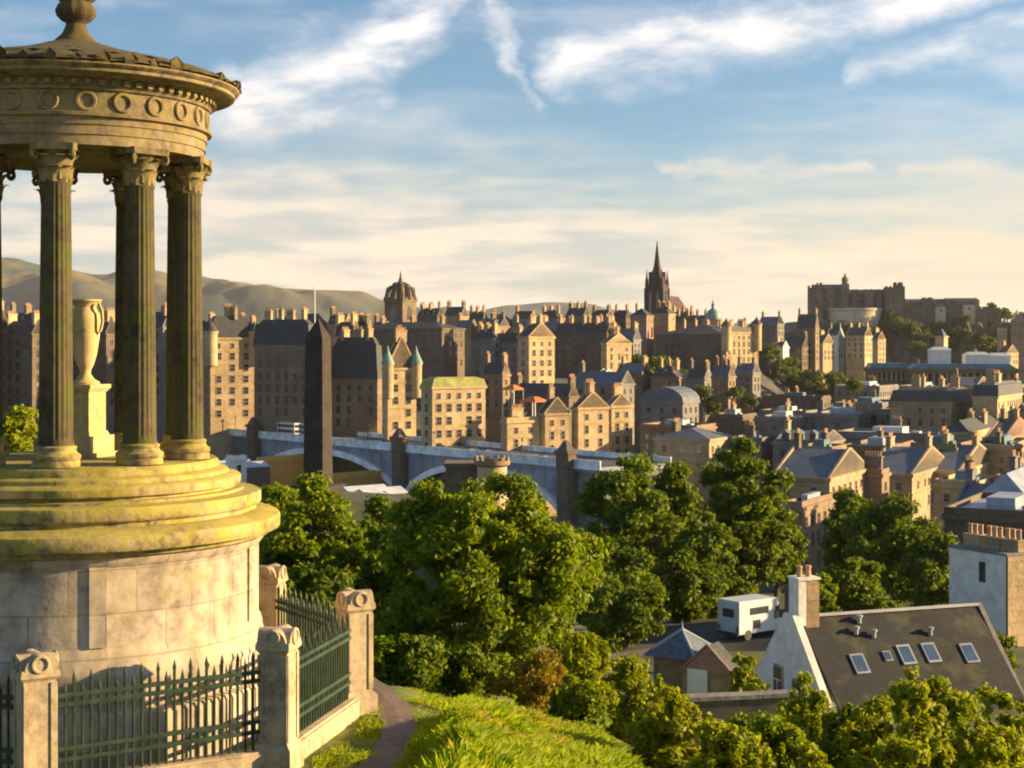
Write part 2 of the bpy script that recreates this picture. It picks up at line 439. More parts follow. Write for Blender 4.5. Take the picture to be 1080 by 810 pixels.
# distant hills
def build_hill(name, prof, D, depth, seed, c1, c2, zlo=110, zhi=250):
    rnd = random.Random(seed)
    m, N, b, o = new_mat(name + '_heath')
    co = pos(N); n = N.noise(N.map(co, (1, 0.5, 2.5)), 0.0022, 7, 0.66); n2 = N.noise(co, 0.006, 5, 0.6)
    c = N.mix(N.mr(n, 0.40, 0.6), rgba(c1), rgba(c2)); c = N.mix(N.mr(n2, 0.55, 0.7, 0, 0.6), c, (0.035, 0.05, 0.025, 1))
    zz = N.sep(co)[2]; wood = N.mix(N.mr(n2, 0.35, 0.65), (0.018, 0.03, 0.026, 1), (0.05, 0.065, 0.04, 1))
    c = N.mix(N.mr(N.m('ADD', zz, N.m('MULTIPLY', N.m('SUBTRACT', n, 0.5), 420)), EYE + zlo, EYE + zhi), wood, c)
    N.put(b.inputs['Base Color'], c); b.inputs['Roughness'].default_value = 1.0
    nx, ny = 260, 80
    x0, x1 = prof[0][0], prof[-1][0]
    ph = [rnd.uniform(0, 6.28) for _ in range(12)]
    vs = []; fs = []
    for i in range(nx + 1):
        px = x0 + (x1 - x0) * i / nx
        for (a, ya), (bb, yb) in zip(prof[:-1], prof[1:]):
            if a <= px <= bb:
                t = (px - a) / (bb - a); t = t * t * (3 - 2 * t); yy = ya + (yb - ya) * t; break
        H = (HY - yy) / F * D + 47
        for j in range(ny + 1):
            t = j / ny; Y = D + (t - 0.55) * depth
            X = (px - 540) / F * D
            k = math.sin(math.pi * min(1, max(0, t))) ** 1.1 if t < 0.5 else math.sin(math.pi * t) ** 0.7
            rid = 0
            for q in range(4):
                fq = 0.0011 * (1.8 ** q)
                rid += (0.5 ** q) * (1 - abs(math.sin(X * fq * 1.2 + Y * fq * 0.8 + ph[q]) ))
            z = H * k * (1 + (0.5 * mnoise.fractal(Vector((X * 0.0011, Y * 0.0007, seed)), 0.9, 2.1, 5) + 0.03) * sstep(0, 0.2, 0.52 - t)) * (1 - 0.55 * (1 - t) * (rid - 0.35) * 1.3 * min(1, (0.55 - t) * 6)) if t < 0.55 else H * k
            vs.append((X, Y, EYE - 48 + max(z, 0.0)))
    for i in range(nx):
        for j in range(ny):
            a = i * (ny + 1) + j
            fs.append((a, a + ny + 1, a + ny + 2, a + 1))
    me = bpy.data.meshes.new(name); me.from_pydata(vs, [], fs); me.materials.append(m)
    me.polygons.foreach_set('use_smooth', [True] * len(me.polygons)); me.update()
    ob = bpy.data.objects.new(name, me); COL.objects.link(ob); ob['kind'] = 'structure'
build_hill('hills', [(-260, 330), (-60, 292), (10, 284), (45, 279), (110, 289), (160, 289), (215, 292), (245, 296), (290, 303), (345, 305), (378, 306), (410, 317), (450, 326), (520, 336), (600, 360)], 6500, 2600, 3,
           (0.22, 0.15, 0.05), (0.04, 0.055, 0.035))
build_hill('hill', [(380, 350), (440, 330), (500, 327), (540, 321), (580, 318), (615, 319), (650, 326), (690, 334), (760, 340), (900, 350), (1010, 362)], 9200, 2400, 5,
           (0.09, 0.10, 0.06), (0.05, 0.07, 0.05))

# ------------------------------------------------------------------ windows
def window_mesh(name, w, h, trim, bars=True):
    b = MB(); b.mat = 0
    t = 0.16
    b.box(-w / 2 - t, -w / 2, -0.10, 0.0, -t, h + t); b.box(w / 2, w / 2 + t, -0.10, 0.0, -t, h + t)
    b.box(-w / 2, w / 2, -0.10, 0.0, h, h + t); b.box(-w / 2, w / 2, -0.16, 0.0, -t, 0)
    b.mat = 1; b.box(-w / 2, w / 2, -0.03, 0.0, 0, h)
    if bars:
        b.mat = 0; b.box(-w / 2, w / 2, -0.06, -0.031, h * 0.48, h * 0.53)
    return b.mesh(name, [trim, GLASS, WHITEP])
WIN = {}
for k, tr in (('light', TRIM), ('dark', TRIMD)):
    WIN[k] = window_mesh('window', 1.15, 2.1, tr)
    WIN[k + 'big'] = window_mesh('window', 1.6, 2.1, tr)
    WIN[k + 'tall'] = window_mesh('window', 1.0, 2.5, tr)
    WIN[k + 'low'] = window_mesh('window', 1.1, 1.5, tr)

def chimney_mesh(rnd, w, d, h, mat, pots=4):
    b = MB(); b.mat = 0
    b.cbox(0, 0, -1.5, w, d, h + 1.5); b.cbox(0, 0, h, w + 0.35, d + 0.35, 0.3)
    b.mat = 1
    for i in range(pots):
        x = (i - (pots - 1) / 2) * (w / pots)
        b.lathe([(0.22, h + 0.3), (0.18, h + 0.9 + rnd.random() * 0.3), (0.24, h + 1.25)], 6, (x, 0))
    return b.mesh('chimney', [WALL[mat], POT])
_r = random.Random(4)
CHIM = {}
for k in ('soot', 'brown', 'tan', 'cream', 'grey'):
    CHIM[k] = [chimney_mesh(_r, 2.6, 1.0, 2.0, k, 5), chimney_mesh(_r, 1.6, 1.0, 2.4, k, 3), chimney_mesh(_r, 3.6, 1.1, 1.7, k, 6)]

def dormer_mesh(wall, roof):
    b = MB(); b.mat = 0; b.box(-0.8, 0.8, 0, 2.6, 0, 1.7); b.mat = 1
    b.prism([(-1.0, 1.7), (1.0, 1.7), (0, 2.6)], -0.15, 2.9); b.mat = 2; b.box(-0.55, 0.55, -0.05, 0, 0.25, 1.5)
    return b.mesh('dormer', [wall, roof, GLASS])
DORM = {}

def roof_mesh(kind, w, d, h, ov=0.35):
    """footprint centred on 0, eave at z = 0"""
    b = MB(); a, c = w / 2 + ov, d / 2 + ov
    if kind == 'gable':        # ridge along x
        b.prism_x = None
        vs = [(-a, -c, 0), (a, -c, 0), (a, c, 0), (-a, c, 0), (-a, 0, h), (a, 0, h)]
        b.add(vs, [(0, 1, 5, 4), (2, 3, 4, 5), (1, 2, 5), (3, 0, 4), (3, 2, 1, 0)])
    elif kind == 'gable_y':    # ridge along depth
        vs = [(-a, -c, 0), (a, -c, 0), (a, c, 0), (-a, c, 0), (0, -c, h), (0, c, h)]
        b.add(vs, [(1, 2, 5, 4), (3, 0, 4, 5), (0, 1, 4), (2, 3, 5), (3, 2, 1, 0)])
    elif kind == 'hip':
        k = min(a, c) * 0.9
        if a >= c: r0, r1 = (-a + k, 0, h), (a - k, 0, h)
        else: r0, r1 = (0, -c + k, h), (0, c - k, h)
        vs = [(-a, -c, 0), (a, -c, 0), (a, c, 0), (-a, c, 0), r0, r1]
        if a >= c: b.add(vs, [(0, 1, 5, 4), (2, 3, 4, 5), (1, 2, 5), (3, 0, 4), (3, 2, 1, 0)])
        else: b.add(vs, [(0, 1, 4), (1, 2, 5, 4), (2, 3, 5), (3, 0, 4, 5), (3, 2, 1, 0)])
    elif kind == 'mansard':
        k = min(h * 0.35, a * 0.4, c * 0.4)
        b.cbox(0, 0, 0, 2 * a, 2 * c, h * 0.8, 1 - k / max(a, c))
        b.cbox(0, 0, h * 0.8, 2 * (a - k) * 0.98, 2 * (c - k) * 0.98, h * 0.2, 0.8)
    elif kind == 'pyramid':
        b.cbox(0, 0, 0, 2 * a, 2 * c, h, 0.02)
    elif kind == 'flat':       # roof deck with a low plant room and upstand
        b.box(-a + .5, a - .5, -c + .5, c - .5, -0.2, 0.15)
        b.box(-a * 0.35, a * 0.25, -c * 0.3, c * 0.45, 0.15, h)
        b.box(a * 0.45, a * 0.62, -c * 0.5, -c * 0.2, 0.15, h * 0.55)
    elif kind == 'barrel':
        n = 10; poly = [(a * math.cos(math.pi * i / n), h * math.sin(math.pi * i / n)) for i in range(n + 1)]
        b.prism(poly, -c, c)
    return b

def make_building(name, label, cat, cx, cy, w, d, rz, zb, h, wall='tan', roof='slate', rk='gable', rh=5.0, chim=2, dorm=0,
                  wr=5, win='auto', group=None, ch_mat=None, gaps=None, seed=0, storey=3.7, parapet=True, bay=3.3, turret=None):
    rnd = random.Random(seed * 7 + int(cx * 3) + int(cy))
    root = thing(name, label, cat, (cx, cy, zb), rz, group)
    wm = WALL[wall]
    b = MB(); b.box(-w / 2, w / 2, -d / 2, d / 2, 0, h)
    # plinth, string courses and cornice butt on to the wall as thin proud bands
    for z, t, pj in ((h - 0.7, 0.7, 0.35), (h - 4.6, 0.35, 0.14), (h - 12.2, 0.35, 0.14)):
        if z > 1: b.cbox(0, 0, z, w + 2 * pj, d + 2 * pj, t + (0.003 if z == h - 0.7 else 0))
    if rk == 'flat' and parapet:
        for s in (-1, 1):
            b.box(-w / 2, w / 2, s * (d / 2 - 0.15) - 0.15, s * (d / 2 - 0.15) + 0.15, h, h + 0.9)
            b.box(s * (w / 2 - 0.15) - 0.15, s * (w / 2 - 0.15) + 0.15, -d / 2 + 0.301, d / 2 - 0.301, h, h + 0.9)
    if rk in ('gable', 'gable_y'):      # stone gables rising proud of the slates
        for s in (-1, 1):
            if rk == 'gable':
                sv = b.M; b.M = Matrix.Rotation(R(90), 4, 'Z'); y0 = -s * w / 2
                b.prism([(-d / 2 - 0.4, h), (d / 2 + 0.4, h), (d / 2 * 0.06, h + rh + 0.35), (-d / 2 * 0.06, h + rh + 0.35)], min(y0, y0 - s * -0.45), max(y0, y0 + s * 0.45)); b.M = sv
            else:
                y0 = s * d / 2
                b.prism([(-w / 2 - 0.4, h), (w / 2 + 0.4, h), (w / 2 * 0.06, h + rh + 0.35), (-w / 2 * 0.06, h + rh + 0.35)], min(y0, y0 - s * 0.45), max(y0, y0 - s * 0.45))
    b.build('wall', wm, root)
    rm = roof_mesh(rk, w, d, rh, ov=0.3 if rk not in ('gable', 'gable_y') else 0.0)
    ro = rm.build('roof', ROOF[roof], root, (0, 0, h + 0.01))
    cm = ch_mat or wall
    if cm not in CHIM: cm = 'tan'
    for i in range(chim):
        if rk in ('gable', 'hip'):
            x = (-1 if i == 0 else 1) * (w / 2 - 0.8) if i < 2 else (i - 1) / (chim - 1) * w - w / 2
            if rk == 'hip': x *= 0.75
            inst('chimney', rnd.choice(CHIM[cm]), ro, (x, rnd.uniform(-0.4, .4), rh + (0.2 if rk == 'gable' else -0.6)), R(90))
        elif rk == 'gable_y':
            y = -d / 2 + 0.7 if i == 0 else d / 2 - 0.7
            inst('chimney', rnd.choice(CHIM[cm]), ro, (0, y, rh + 0.2), 0)
        else:
            x = ((i + 0.5) / chim - 0.5) * (w - 2.5)
            zt = rh if rk in ('mansard',) else 1.0
            inst('chimney', rnd.choice(CHIM[cm]), ro, (x, d * rnd.uniform(-0.25, 0.25), zt + 0.4), rnd.choice((0, R(90))))
    # windows and dormers on the faces one can see from the hill
    tr = 'dark' if wall in ('soot', 'brown', 'grey') else 'light'
    st_ = rnd.choice(('', '', 'big', 'tall')); bay = bay * rnd.uniform(0.9, 1.15); me = WIN[tr + st_]; top = WIN[tr + 'low']
    for (nx, ny, L, off, ang) in ((0, -1, w, d / 2, 0), (1, 0, d, w / 2, R(90)), (-1, 0, d, w / 2, R(-90))):
        c, s = math.cos(rz), math.sin(rz)
        wx, wy = nx * c - ny * s, nx * s + ny * c
        fx, fy = cx + wx * off, cy + wy * off
        dist = math.hypot(fx, fy)
        if (wx * -fx + wy * -fy) / dist < 0.10: continue
        nc = int((L - 1.2) / bay)
        if nc < 1: continue
        if gaps and ang in gaps: continue
        for r_ in range(wr):
            z = h - 3.4 - r_ * storey
            if z < 0.5: break
            for k in range(nc):
                u = (k + 0.5) / nc * (L - 1.0) - (L - 1.0) / 2
                if ang == 0: p = (u, -d / 2 - 0.001, z)
                elif nx > 0: p = (w / 2 + 0.001, u, z)
                else: p = (-w / 2 - 0.001, -u, z)
                if rnd.random() < 0.07: continue
                inst('window', top if r_ == 0 else me, root, p, ang)
        if dorm and rk in ('gable', 'hip', 'mansard') and ang == 0:
            key = (wall, roof)
            if key not in DORM: DORM[key] = dormer_mesh(WALL[wall], ROOF[roof])
            for k in range(dorm):
                x = ((k + 0.5) / dorm - 0.5) * (w - 2)
                inst('dormer', DORM[key], ro, (x, -d / 2 + 0.9 if rk != 'mansard' else -d / 2 + 0.2, 0.5), 0)
    if turret:
        for (tx, ty, tr_, th, tm, *tk) in turret:
            kf = tk[0] if tk else 1.0
            q = MB(); q.lathe([(tr_, -9), (tr_, th)], 10); q.lathe([(tr_ * 1.15, th - 0.5), (tr_ * 1.15, th)], 10)
            t = q.build('turret', wm, root, (tx * w / 2, ty * d / 2, h))
            q = MB(); q.lathe([(tr_ * 1.2, th + .002), (tr_ * 0.75, th + tr_ * 1.1 * kf), (tr_ * 0.3, th + tr_ * 2.0 * kf), (0.05, th + tr_ * 3.1 * kf)], 10)
            q.build('turret_roof', ROOF[tm], t)
    return root

YAW = -28.0
def corner(label, xc, D, wl, wrt, ytop, yaw=YAW, name='tenement', cat='building', zb=None, **kw):
    """block whose nearest corner is seen at column xc, its front running wl columns to the left and its end wrt columns to the right"""
    a = R(yaw); X, Y = xcol(xc, D), D
    ux, uy = -math.cos(a), -math.sin(a); vx, vy = -math.sin(a), math.cos(a)
    t = (xc - wl - 540) / F; w = (t * Y - X) / (ux - t * uy)
    t = (xc + wrt - 540) / F; den = (vx - t * vy)
    d = (t * Y - X) / den if abs(den) > 1e-3 else 14
    if d < 0 or d > 70: d = min(max(abs(d), 8), 30)
    w = min(max(w, 3), 120)
    cx = X + ux * w / 2 + vx * d / 2; cy = Y + uy * w / 2 + vy * d / 2
    z0 = min(gz(X, Y), gz(cx, cy), gz(X + ux * w, Y + uy * w), gz(X + vx * d, Y + vy * d)) - 1.0 if zb is None else zb
    h = zrow(ytop, D) - z0
    if h < 6: z0 -= (6 - h); h = 6
    return make_building(name, label, cat, cx, cy, w, d, a, z0, h, **kw)

# ------------------------------------------------------------------ the round temple monument
def stained(name, c, c2, lich, amt, scale=1.2):
    return stone(name, c, c2, scale=scale, lichen=lich, lich_amt=amt, fine=9, rough=0.92)
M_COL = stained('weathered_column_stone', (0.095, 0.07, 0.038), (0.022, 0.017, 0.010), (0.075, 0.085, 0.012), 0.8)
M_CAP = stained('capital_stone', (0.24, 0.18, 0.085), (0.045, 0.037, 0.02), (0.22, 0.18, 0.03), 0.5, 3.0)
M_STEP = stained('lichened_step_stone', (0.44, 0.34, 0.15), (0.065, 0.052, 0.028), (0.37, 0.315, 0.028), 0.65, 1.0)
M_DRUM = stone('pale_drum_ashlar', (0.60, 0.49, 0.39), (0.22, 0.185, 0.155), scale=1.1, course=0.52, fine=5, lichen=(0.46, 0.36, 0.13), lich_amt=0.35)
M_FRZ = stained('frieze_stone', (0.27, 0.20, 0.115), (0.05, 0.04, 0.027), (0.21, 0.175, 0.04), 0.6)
M_ROOF = stained('mossy_stone_roof', (0.075, 0.053, 0.026), (0.018, 0.014, 0.008), (0.12, 0.09, 0.012), 0.55)
M_PIER = stone('fence_pier_stone', (0.50, 0.395, 0.25), (0.25, 0.195, 0.125), scale=1.5, fine=9)

def build_monument():
    rt = thing('round_temple', 'round weathered stone temple monument with ring of fluted columns, urn inside and low domed roof', 'monument', (MONX, MONY, EYE + PADZ), 0)
    Z = -PADZ      # height of the eye above the monument's base
    def pr(l): return [(r, z + Z) for r, z in l]
    phi_cam = math.atan2(-MONY, -MONX)     # direction from the axis to the camera
    def bld(name, prof, mat, par, n=96, rf=None):
        b = MB(); b.lathe(pr(prof), n, (0, 0), rf); return b.build(name, mat, par)
    dr = bld('drum', [(2.62, -5.3), (2.62, -4.35), (2.60, -4.3), (2.50, -4.28), (2.50, -3.95), (2.52, -3.9), (2.50, -3.82), (2.44, -3.72), (2.42, -3.62), (2.39, -3.58), (2.38, -3.55),
                      (2.38, -2.62), (2.40, -2.60), (2.44, -2.55), (2.46, -2.50)], M_DRUM, rt)
    for k in range(6):
        q = MB()
        a = phi_cam + R(6) + k * R(60)
        q.M = Matrix.Rotation(a, 4, 'Z')
        q.box(2.30, 2.405, -0.10, 0.10, Z - 3.55, Z - 2.605)
        q.build('pilaster', M_DRUM, dr)
    bld('drum_cornice', [(2.46, -2.498), (2.52, -2.47), (2.54, -2.42), (2.65, -2.40), (2.665, -2.38), (2.665, -2.25), (2.65, -2.22), (2.52, -2.17), (2.42, -2.15), (2.36, -2.15)], M_STEP, rt)
    wob = lambda a, z: 1 + 0.004 * math.sin(a * 17) + 0.003 * math.sin(a * 41 + 1)
    bld('step', [(2.34, -2.16), (2.34, -2.10), (2.39, -2.08), (2.405, -2.05), (2.405, -1.94), (2.385, -1.915), (2.22, -1.90), (2.0, -1.895)], M_STEP, rt, 96, wob)
    bld('step', [(2.17, -1.90), (2.17, -1.865), (2.10, -1.86), (2.0, -1.855)], M_STEP, rt, 96, wob)
    bld('platform', [(2.06, -1.862), (2.06, -1.83), (2.13, -1.81), (2.14, -1.79), (2.14, -1.715), (2.12, -1.695), (1.98, -1.67), (1.97, -1.62), (1.93, -1.60), (1.86, -1.585), (1.85, -1.52), (1.82, -1.485), (0.0, -1.47)], M_STEP, rt, 96, wob)
    # columns
    flut = lambda a, z: 1 - 0.045 * (0.5 - 0.5 * math.cos(a * 20))
    base = MB(); base.lathe([(0.335, 0), (0.335, 0.06), (0.325, 0.075), (0.345, 0.10), (0.345, 0.14), (0.30, 0.165), (0.275, 0.20), (0.29, 0.22), (0.29, 0.245), (0.25, 0.26)], 28)
    base_me = base.mesh('column_base', M_STEP)
    sh = MB()
    prof = [(0.252, 0.255), (0.243, 0.32)] + [(0.24 - 0.034 * (t / 10) ** 1.4, 0.36 + 3.06 * t / 10) for t in range(11)] + [(0.218, 3.45), (0.222, 3.47), (0.20, 3.49)]
    sh.lathe(prof, 160, (0, 0), lambda a, z: flut(a, z) if 0.33 < z < 3.43 else 1.0)
    sh_me = sh.mesh('column', M_COL)
    cp = MB()
    cp.lathe([(0.185, 3.48), (0.19, 3.62), (0.205, 3.75), (0.25, 3.84), (0.28, 3.86)], 24)
    def leaf(a, z0, h, w, out, r0):
        vs = []; n = 6
        for i in range(n + 1):
            t = i / n
            rr = r0 + out * (t ** 2.4) + 0.012; zz = z0 + h * math.sin(min(t, 0.92) * 1.65) / math.sin(1.5) if t < 0.93 else z0 + h * 0.94
            ww = w * (0.75 + 0.35 * math.sin(t * 3.0)) * (1 - 0.5 * t ** 4)
            for sgn in (-1, 0, 1):
                rad = rr + (0.018 if sgn == 0 else 0)
                aa = a + sgn * ww / 0.2
                vs.append((rad * math.cos(aa), rad * math.sin(aa), zz))
        fs = []
        for i in range(n):
            for j in range(2): fs.append((i * 3 + j, i * 3 + j + 1, i * 3 + j + 4, i * 3 + j + 3))
        cp.add(vs, fs, True)
    for k in range(8): leaf(k * R(45), 3.47, 0.20, 0.07, 0.12, 0.20)
    for k in range(8): leaf(k * R(45) + R(22.5), 3.50, 0.30, 0.075, 0.16, 0.20)
    for k in range(4):
        a = R(45) + k * R(90)
        leaf(a, 3.60, 0.24, 0.05, 0.20, 0.20)
        M = Matrix.Rotation(a, 4, 'Z') @ Matrix.Translation((0.36, 0, 3.80))
        cp.torus(0.045, 0.032, M, 12, 6)
    for k in range(4): leaf(k * R(90), 3.66, 0.17, 0.03, 0.10, 0.20)
    ab = []
    for k in range(4):
        for t in (-1, -0.5, 0, 0.5, 1):
            a = k * R(90) + t * R(42); rr = 0.30 + 0.12 * abs(t) ** 2
            ab.append((rr * math.cos(a), rr * math.sin(a)))
    n = len(ab)
    vs = [(x, y, 3.85) for x, y in ab] + [(x * 1.04, y * 1.04, 3.93) for x, y in ab]
    cp.add(vs, [tuple(reversed(range(n))), tuple(range(n, 2 * n))] + [(i, (i + 1) % n, (i + 1) % n + n, i + n) for i in range(n)])
    cp_me = cp.mesh('capital', M_CAP)
    for k in range(9):
        ph = phi_cam + R(-9 + 40 * k)
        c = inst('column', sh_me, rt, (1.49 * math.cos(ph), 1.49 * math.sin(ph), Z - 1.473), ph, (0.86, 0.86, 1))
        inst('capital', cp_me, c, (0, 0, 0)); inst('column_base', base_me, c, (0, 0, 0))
    # entablature
    en = bld('entablature', [(1.28, 2.458), (1.66, 2.458), (1.66, 2.58), (1.68, 2.585), (1.68, 2.70), (1.70, 2.705), (1.70, 2.79), (1.76, 2.80), (1.765, 2.84), (1.70, 2.855),
                   (1.70, 3.11), (1.74, 3.12), (1.76, 3.15)], M_FRZ, rt, 120)
    inner = bld('ceiling', [(1.30, 2.459), (1.285, 2.70), (0.0, 2.74)], M_COL, rt, 48)
    wr = MB(); r_ = random.Random(2)
    for i in range(22):
        a = 2 * math.pi * i / 22
        wr.torus(0.105, 0.028, Matrix.Rotation(0.3 * r_.random(), 4, 'Y'), 18, 6)
        break
    wme = wr.mesh('wreath', M_FRZ)
    for i in range(24):
        ph = 2 * math.pi * i / 24 + phi_cam + R(4)
        o = inst('wreath', wme, en, (1.705 * math.cos(ph), 1.705 * math.sin(ph), Z + 2.985), ph + R(90))
    # cornice
    co = MB(); co.lathe(pr([(1.74, 3.151), (1.76, 3.17), (1.76, 3.235), (1.80, 3.25), (2.05, 3.285), (2.065, 3.295), (2.065, 3.335), (2.09, 3.345), (2.125, 3.375), (2.125, 3.395), (2.05, 3.42), (0.0, 3.455)]), 120)
    for k in range(72):
        a = 2 * math.pi * k / 72
        co.M = Matrix.Rotation(a, 4, 'Z'); co.box(1.74, 1.82, -0.035, 0.035, Z + 3.175, Z + 3.235)
    co.M = Matrix.Identity(4)
    cr = co.build('cornice', M_FRZ, rt)
    # roof: carved scale tiles, antefixes round the rim
    def scale(a, z):
        t = (z - Z - 3.45) / 0.12
        return 1 + 0.03 * abs(math.sin(a * 24 + (math.floor(t) % 2) * math.pi / 2)) + 0.02 * (1 - (t - math.floor(t))) + 0.008 * math.sin(a * 63 + t * 5)
    rp = []
    for i in range(37):
        t = i / 36; r = 2.09 * (1 - t) + 0.22 * t
        z = 3.42 + 0.58 * (t ** 0.85) + (0.02 * math.sin(t * 7))
        rp.append((r, z))
    rf = bld('roof', rp + [(0.0, 4.01)], M_ROOF, rt, 120, lambda a, z: scale(a, z))
    rn = random.Random(7)
    for k in range(44):
        a = 2 * math.pi * k / 44 + rn.uniform(-.02, .02); s = rn.uniform(0.6, 1.15)
        if rn.random() < 0.18: continue
        an = MB(); an.M = Matrix.Rotation(a, 4, 'Z') @ Matrix.Translation((2.085, 0, Z + 3.395)) @ Matrix.Scale(1.35, 4)
        an.add([(0.03, -.06 * s, 0), (0.03, .06 * s, 0), (0.05, .07 * s, .06 * s), (0.04, 0, .12 * s), (0.05, -.07 * s, .06 * s), (-0.09, -.06 * s, 0), (-0.09, .06 * s, 0), (-0.04, 0, .10 * s)],
               [(0, 1, 2, 3, 4), (5, 7, 6), (0, 4, 3, 7, 5), (1, 6, 7, 3, 2), (0, 5, 6, 1)])
        an.build('antefix', M_ROOF, rf)
    fp = [(0.46, 4.05), (0.36, 4.12), (0.27, 4.20), (0.22, 4.24), (0.19, 4.30), (0.155, 4.38), (0.17, 4.41), (0.24, 4.44), (0.29, 4.50), (0.31, 4.58), (0.27, 4.66), (0.23, 4.70), (0.29, 4.74), (0.31, 4.80), (0.26, 4.84), (0.16, 4.90), (0.05, 4.98)]
    fp = [(r * 0.78, 3.93 + (z - 4.05) * 0.92) for r, z in fp]
    bld('finial', fp, M_ROOF, rf, 40, lambda a, z: 1 + (0.10 * abs(math.sin(a * 5)) if z - Z > 4.30 else 0.05 * abs(math.sin(a * 3))))
    return rt
build_monument()

def build_urn():
    m = stained('urn_stone', (0.55, 0.42, 0.22), (0.36, 0.27, 0.13), (0.50, 0.40, 0.10), 0.5)
    Z = 103 - 1.47 
    ax, ay = MONX + 0.05, MONY + 0.27
    u = thing('memorial_urn', 'tall pale stone urn on a square pedestal standing between the temple columns', 'urn', (ax, ay, Z), R(-20))
    b = MB(); b.cbox(0, 0, 0, 0.62, 0.62, 0.06); b.cbox(0, 0, 0.06, 0.54, 0.54, 0.22); b.cbox(0, 0, 0.28, 0.46, 0.46, 0.06, 0.88)
    b.cbox(0, 0, 0.34, 0.38, 0.38, 0.52); b.cbox(0, 0, 0.86, 0.40, 0.40, 0.05, 1.18); b.cbox(0, 0, 0.91, 0.48, 0.48, 0.05)
    b.build('pedestal', m, u)
    b = MB(); b.lathe([(0.19, 0.96), (0.19, 0.99), (0.12, 1.03), (0.07, 1.10), (0.075, 1.15), (0.11, 1.22), (0.15, 1.36), (0.185, 1.58), (0.20, 1.80), (0.19, 1.90), (0.16, 1.94), (0.14, 1.99), (0.16, 2.04), (0.215, 2.07), (0.215, 2.09), (0.17, 2.09), (0.12, 2.0)], 36)
    v = b.build('vase', m, u)
    for s in (-1, 1):
        b = MB(); b.tube([(s * 0.16, 0, 1.60), (s * 0.24, 0, 1.68), (s * 0.27, 0, 1.80), (s * 0.26, 0, 1.94), (s * 0.21, 0, 2.04)], 0.022, 8)
        b.build('handle', m, v)
build_urn()

# ------------------------------------------------------------------ railing round the monument
def build_fence():
    green = plain('green_painted_iron', (0.022, 0.046, 0.028), 0.45, 0, 0.4, 6)
    cx, cy = MONX - 0.05, MONY; RR = 3.72
    fz = EYE + PADZ
    f = thing('railing_fence', 'octagonal fence of green iron railings with spear tops between pale stone piers around temple', 'fence', (cx, cy, fz))
    # pier B must stand at (-2.74, 18.35)
    a0 = math.atan2(18.35 - cy, -2.74 - cx)
    pts = [Vector((RR * math.cos(a0 + R(45) * k), RR * math.sin(a0 + R(45) * k), 0)) for k in range(8)]
    pb = MB()
    pb.cbox(0, 0, -0.5, 0.46, 0.46, 0.78); pb.cbox(0, 0, 0.28, 0.46, 0.46, 0.05, 0.78)
    pb.cbox(0, 0, 0.33, 0.35, 0.35, 1.07); pb.cbox(0, 0, 1.40, 0.35, 0.35, 0.04, 1.15); pb.cbox(0, 0, 1.44, 0.42, 0.42, 0.05)
    # sunk panel edges on the shaft
    for k in range(4):
        pb.M = Matrix.Rotation(R(90) * k, 4, 'Z')
        pb.box(-0.175, -0.115, -0.19, -0.1755, 0.36, 1.38); pb.box(0.115, 0.175, -0.19, -0.1755, 0.36, 1.38)
    pb.M = Matrix.Identity(4)
    # rounded top: two crossing half rounds with ears
    arch = [(0.17 * math.cos(math.pi * i / 10), 1.49 + 0.02 + 0.17 * math.sin(math.pi * i / 10)) for i in range(11)]
    arch = [(0.20, 1.49), (0.20, 1.53)] + arch + [(-0.20, 1.53), (-0.20, 1.49)]
    pb.prism(arch, -0.205, 0.205); pb.M = Matrix.Rotation(R(90), 4, 'Z'); pb.prism([(x * 1.001, z - 0.002) for x, z in arch], -0.203, 0.203); pb.M = Matrix.Identity(4)
    for k in range(4):
        pb.torus(0.085, 0.02, Matrix.Rotation(R(90) * k, 4, 'Z') @ Matrix.Translation((0, -0.21, 1.585)), 14, 6)
    pme = pb.mesh('pier', M_PIER)
    for k, p in enumerate(pts):
        inst('pier', pme, f, p, math.atan2(p.y, p.x) + R(90 + 22.5 * (1 if k % 2 else 1)))
    side = (pts[1] - pts[0]).length; L = side - 0.36
    k_ = MB(); k_.prism([(-L / 2, -0.4), (L / 2, -0.4), (L / 2, 0.24), (-L / 2, 0.24)], -0.13, 0.13)
    k_.prism([(-L / 2, 0.2405), (L / 2, 0.2405), (L / 2, 0.27), (-L / 2, 0.27)], -0.10, 0.10)
    kme = k_.mesh('plinth', M_PIER)
    r = MB()
    for z in (0.46, 0.58, 1.06, 1.16): r.box(-L / 2, L / 2, -0.028, 0.028, z, z + 0.045)
    rme = r.mesh('rail', green)
    b = MB(); n = int(L / 0.095)
    for i in range(n):
        x = (i + 0.5) / n * L - L / 2; top = 1.42 if i % 2 == 0 else 1.30
        b.lathe([(0.017, 0.26), (0.017, top - 0.1), (0.024, top - 0.075), (0.019, top - 0.05), (0.0, top + 0.03)], 6, (x, 0))
        if i % 2: continue
        b.cbox(x, 0, 0.505, 0.05, 0.02, 0.075); b.cbox(x, 0, 1.105, 0.05, 0.02, 0.055)
    bme = b.mesh('bars', green)
    for k in range(8):
        p, q = pts[k], pts[(k + 1) % 8]; mid = (p + q) / 2; a = math.atan2(q.y - p.y, q.x - p.x)
        inst('plinth', kme, f, mid, a); o = inst('railing_panel', rme, f, mid, a); inst('bars', bme, o, (0, 0, 0))
build_fence()

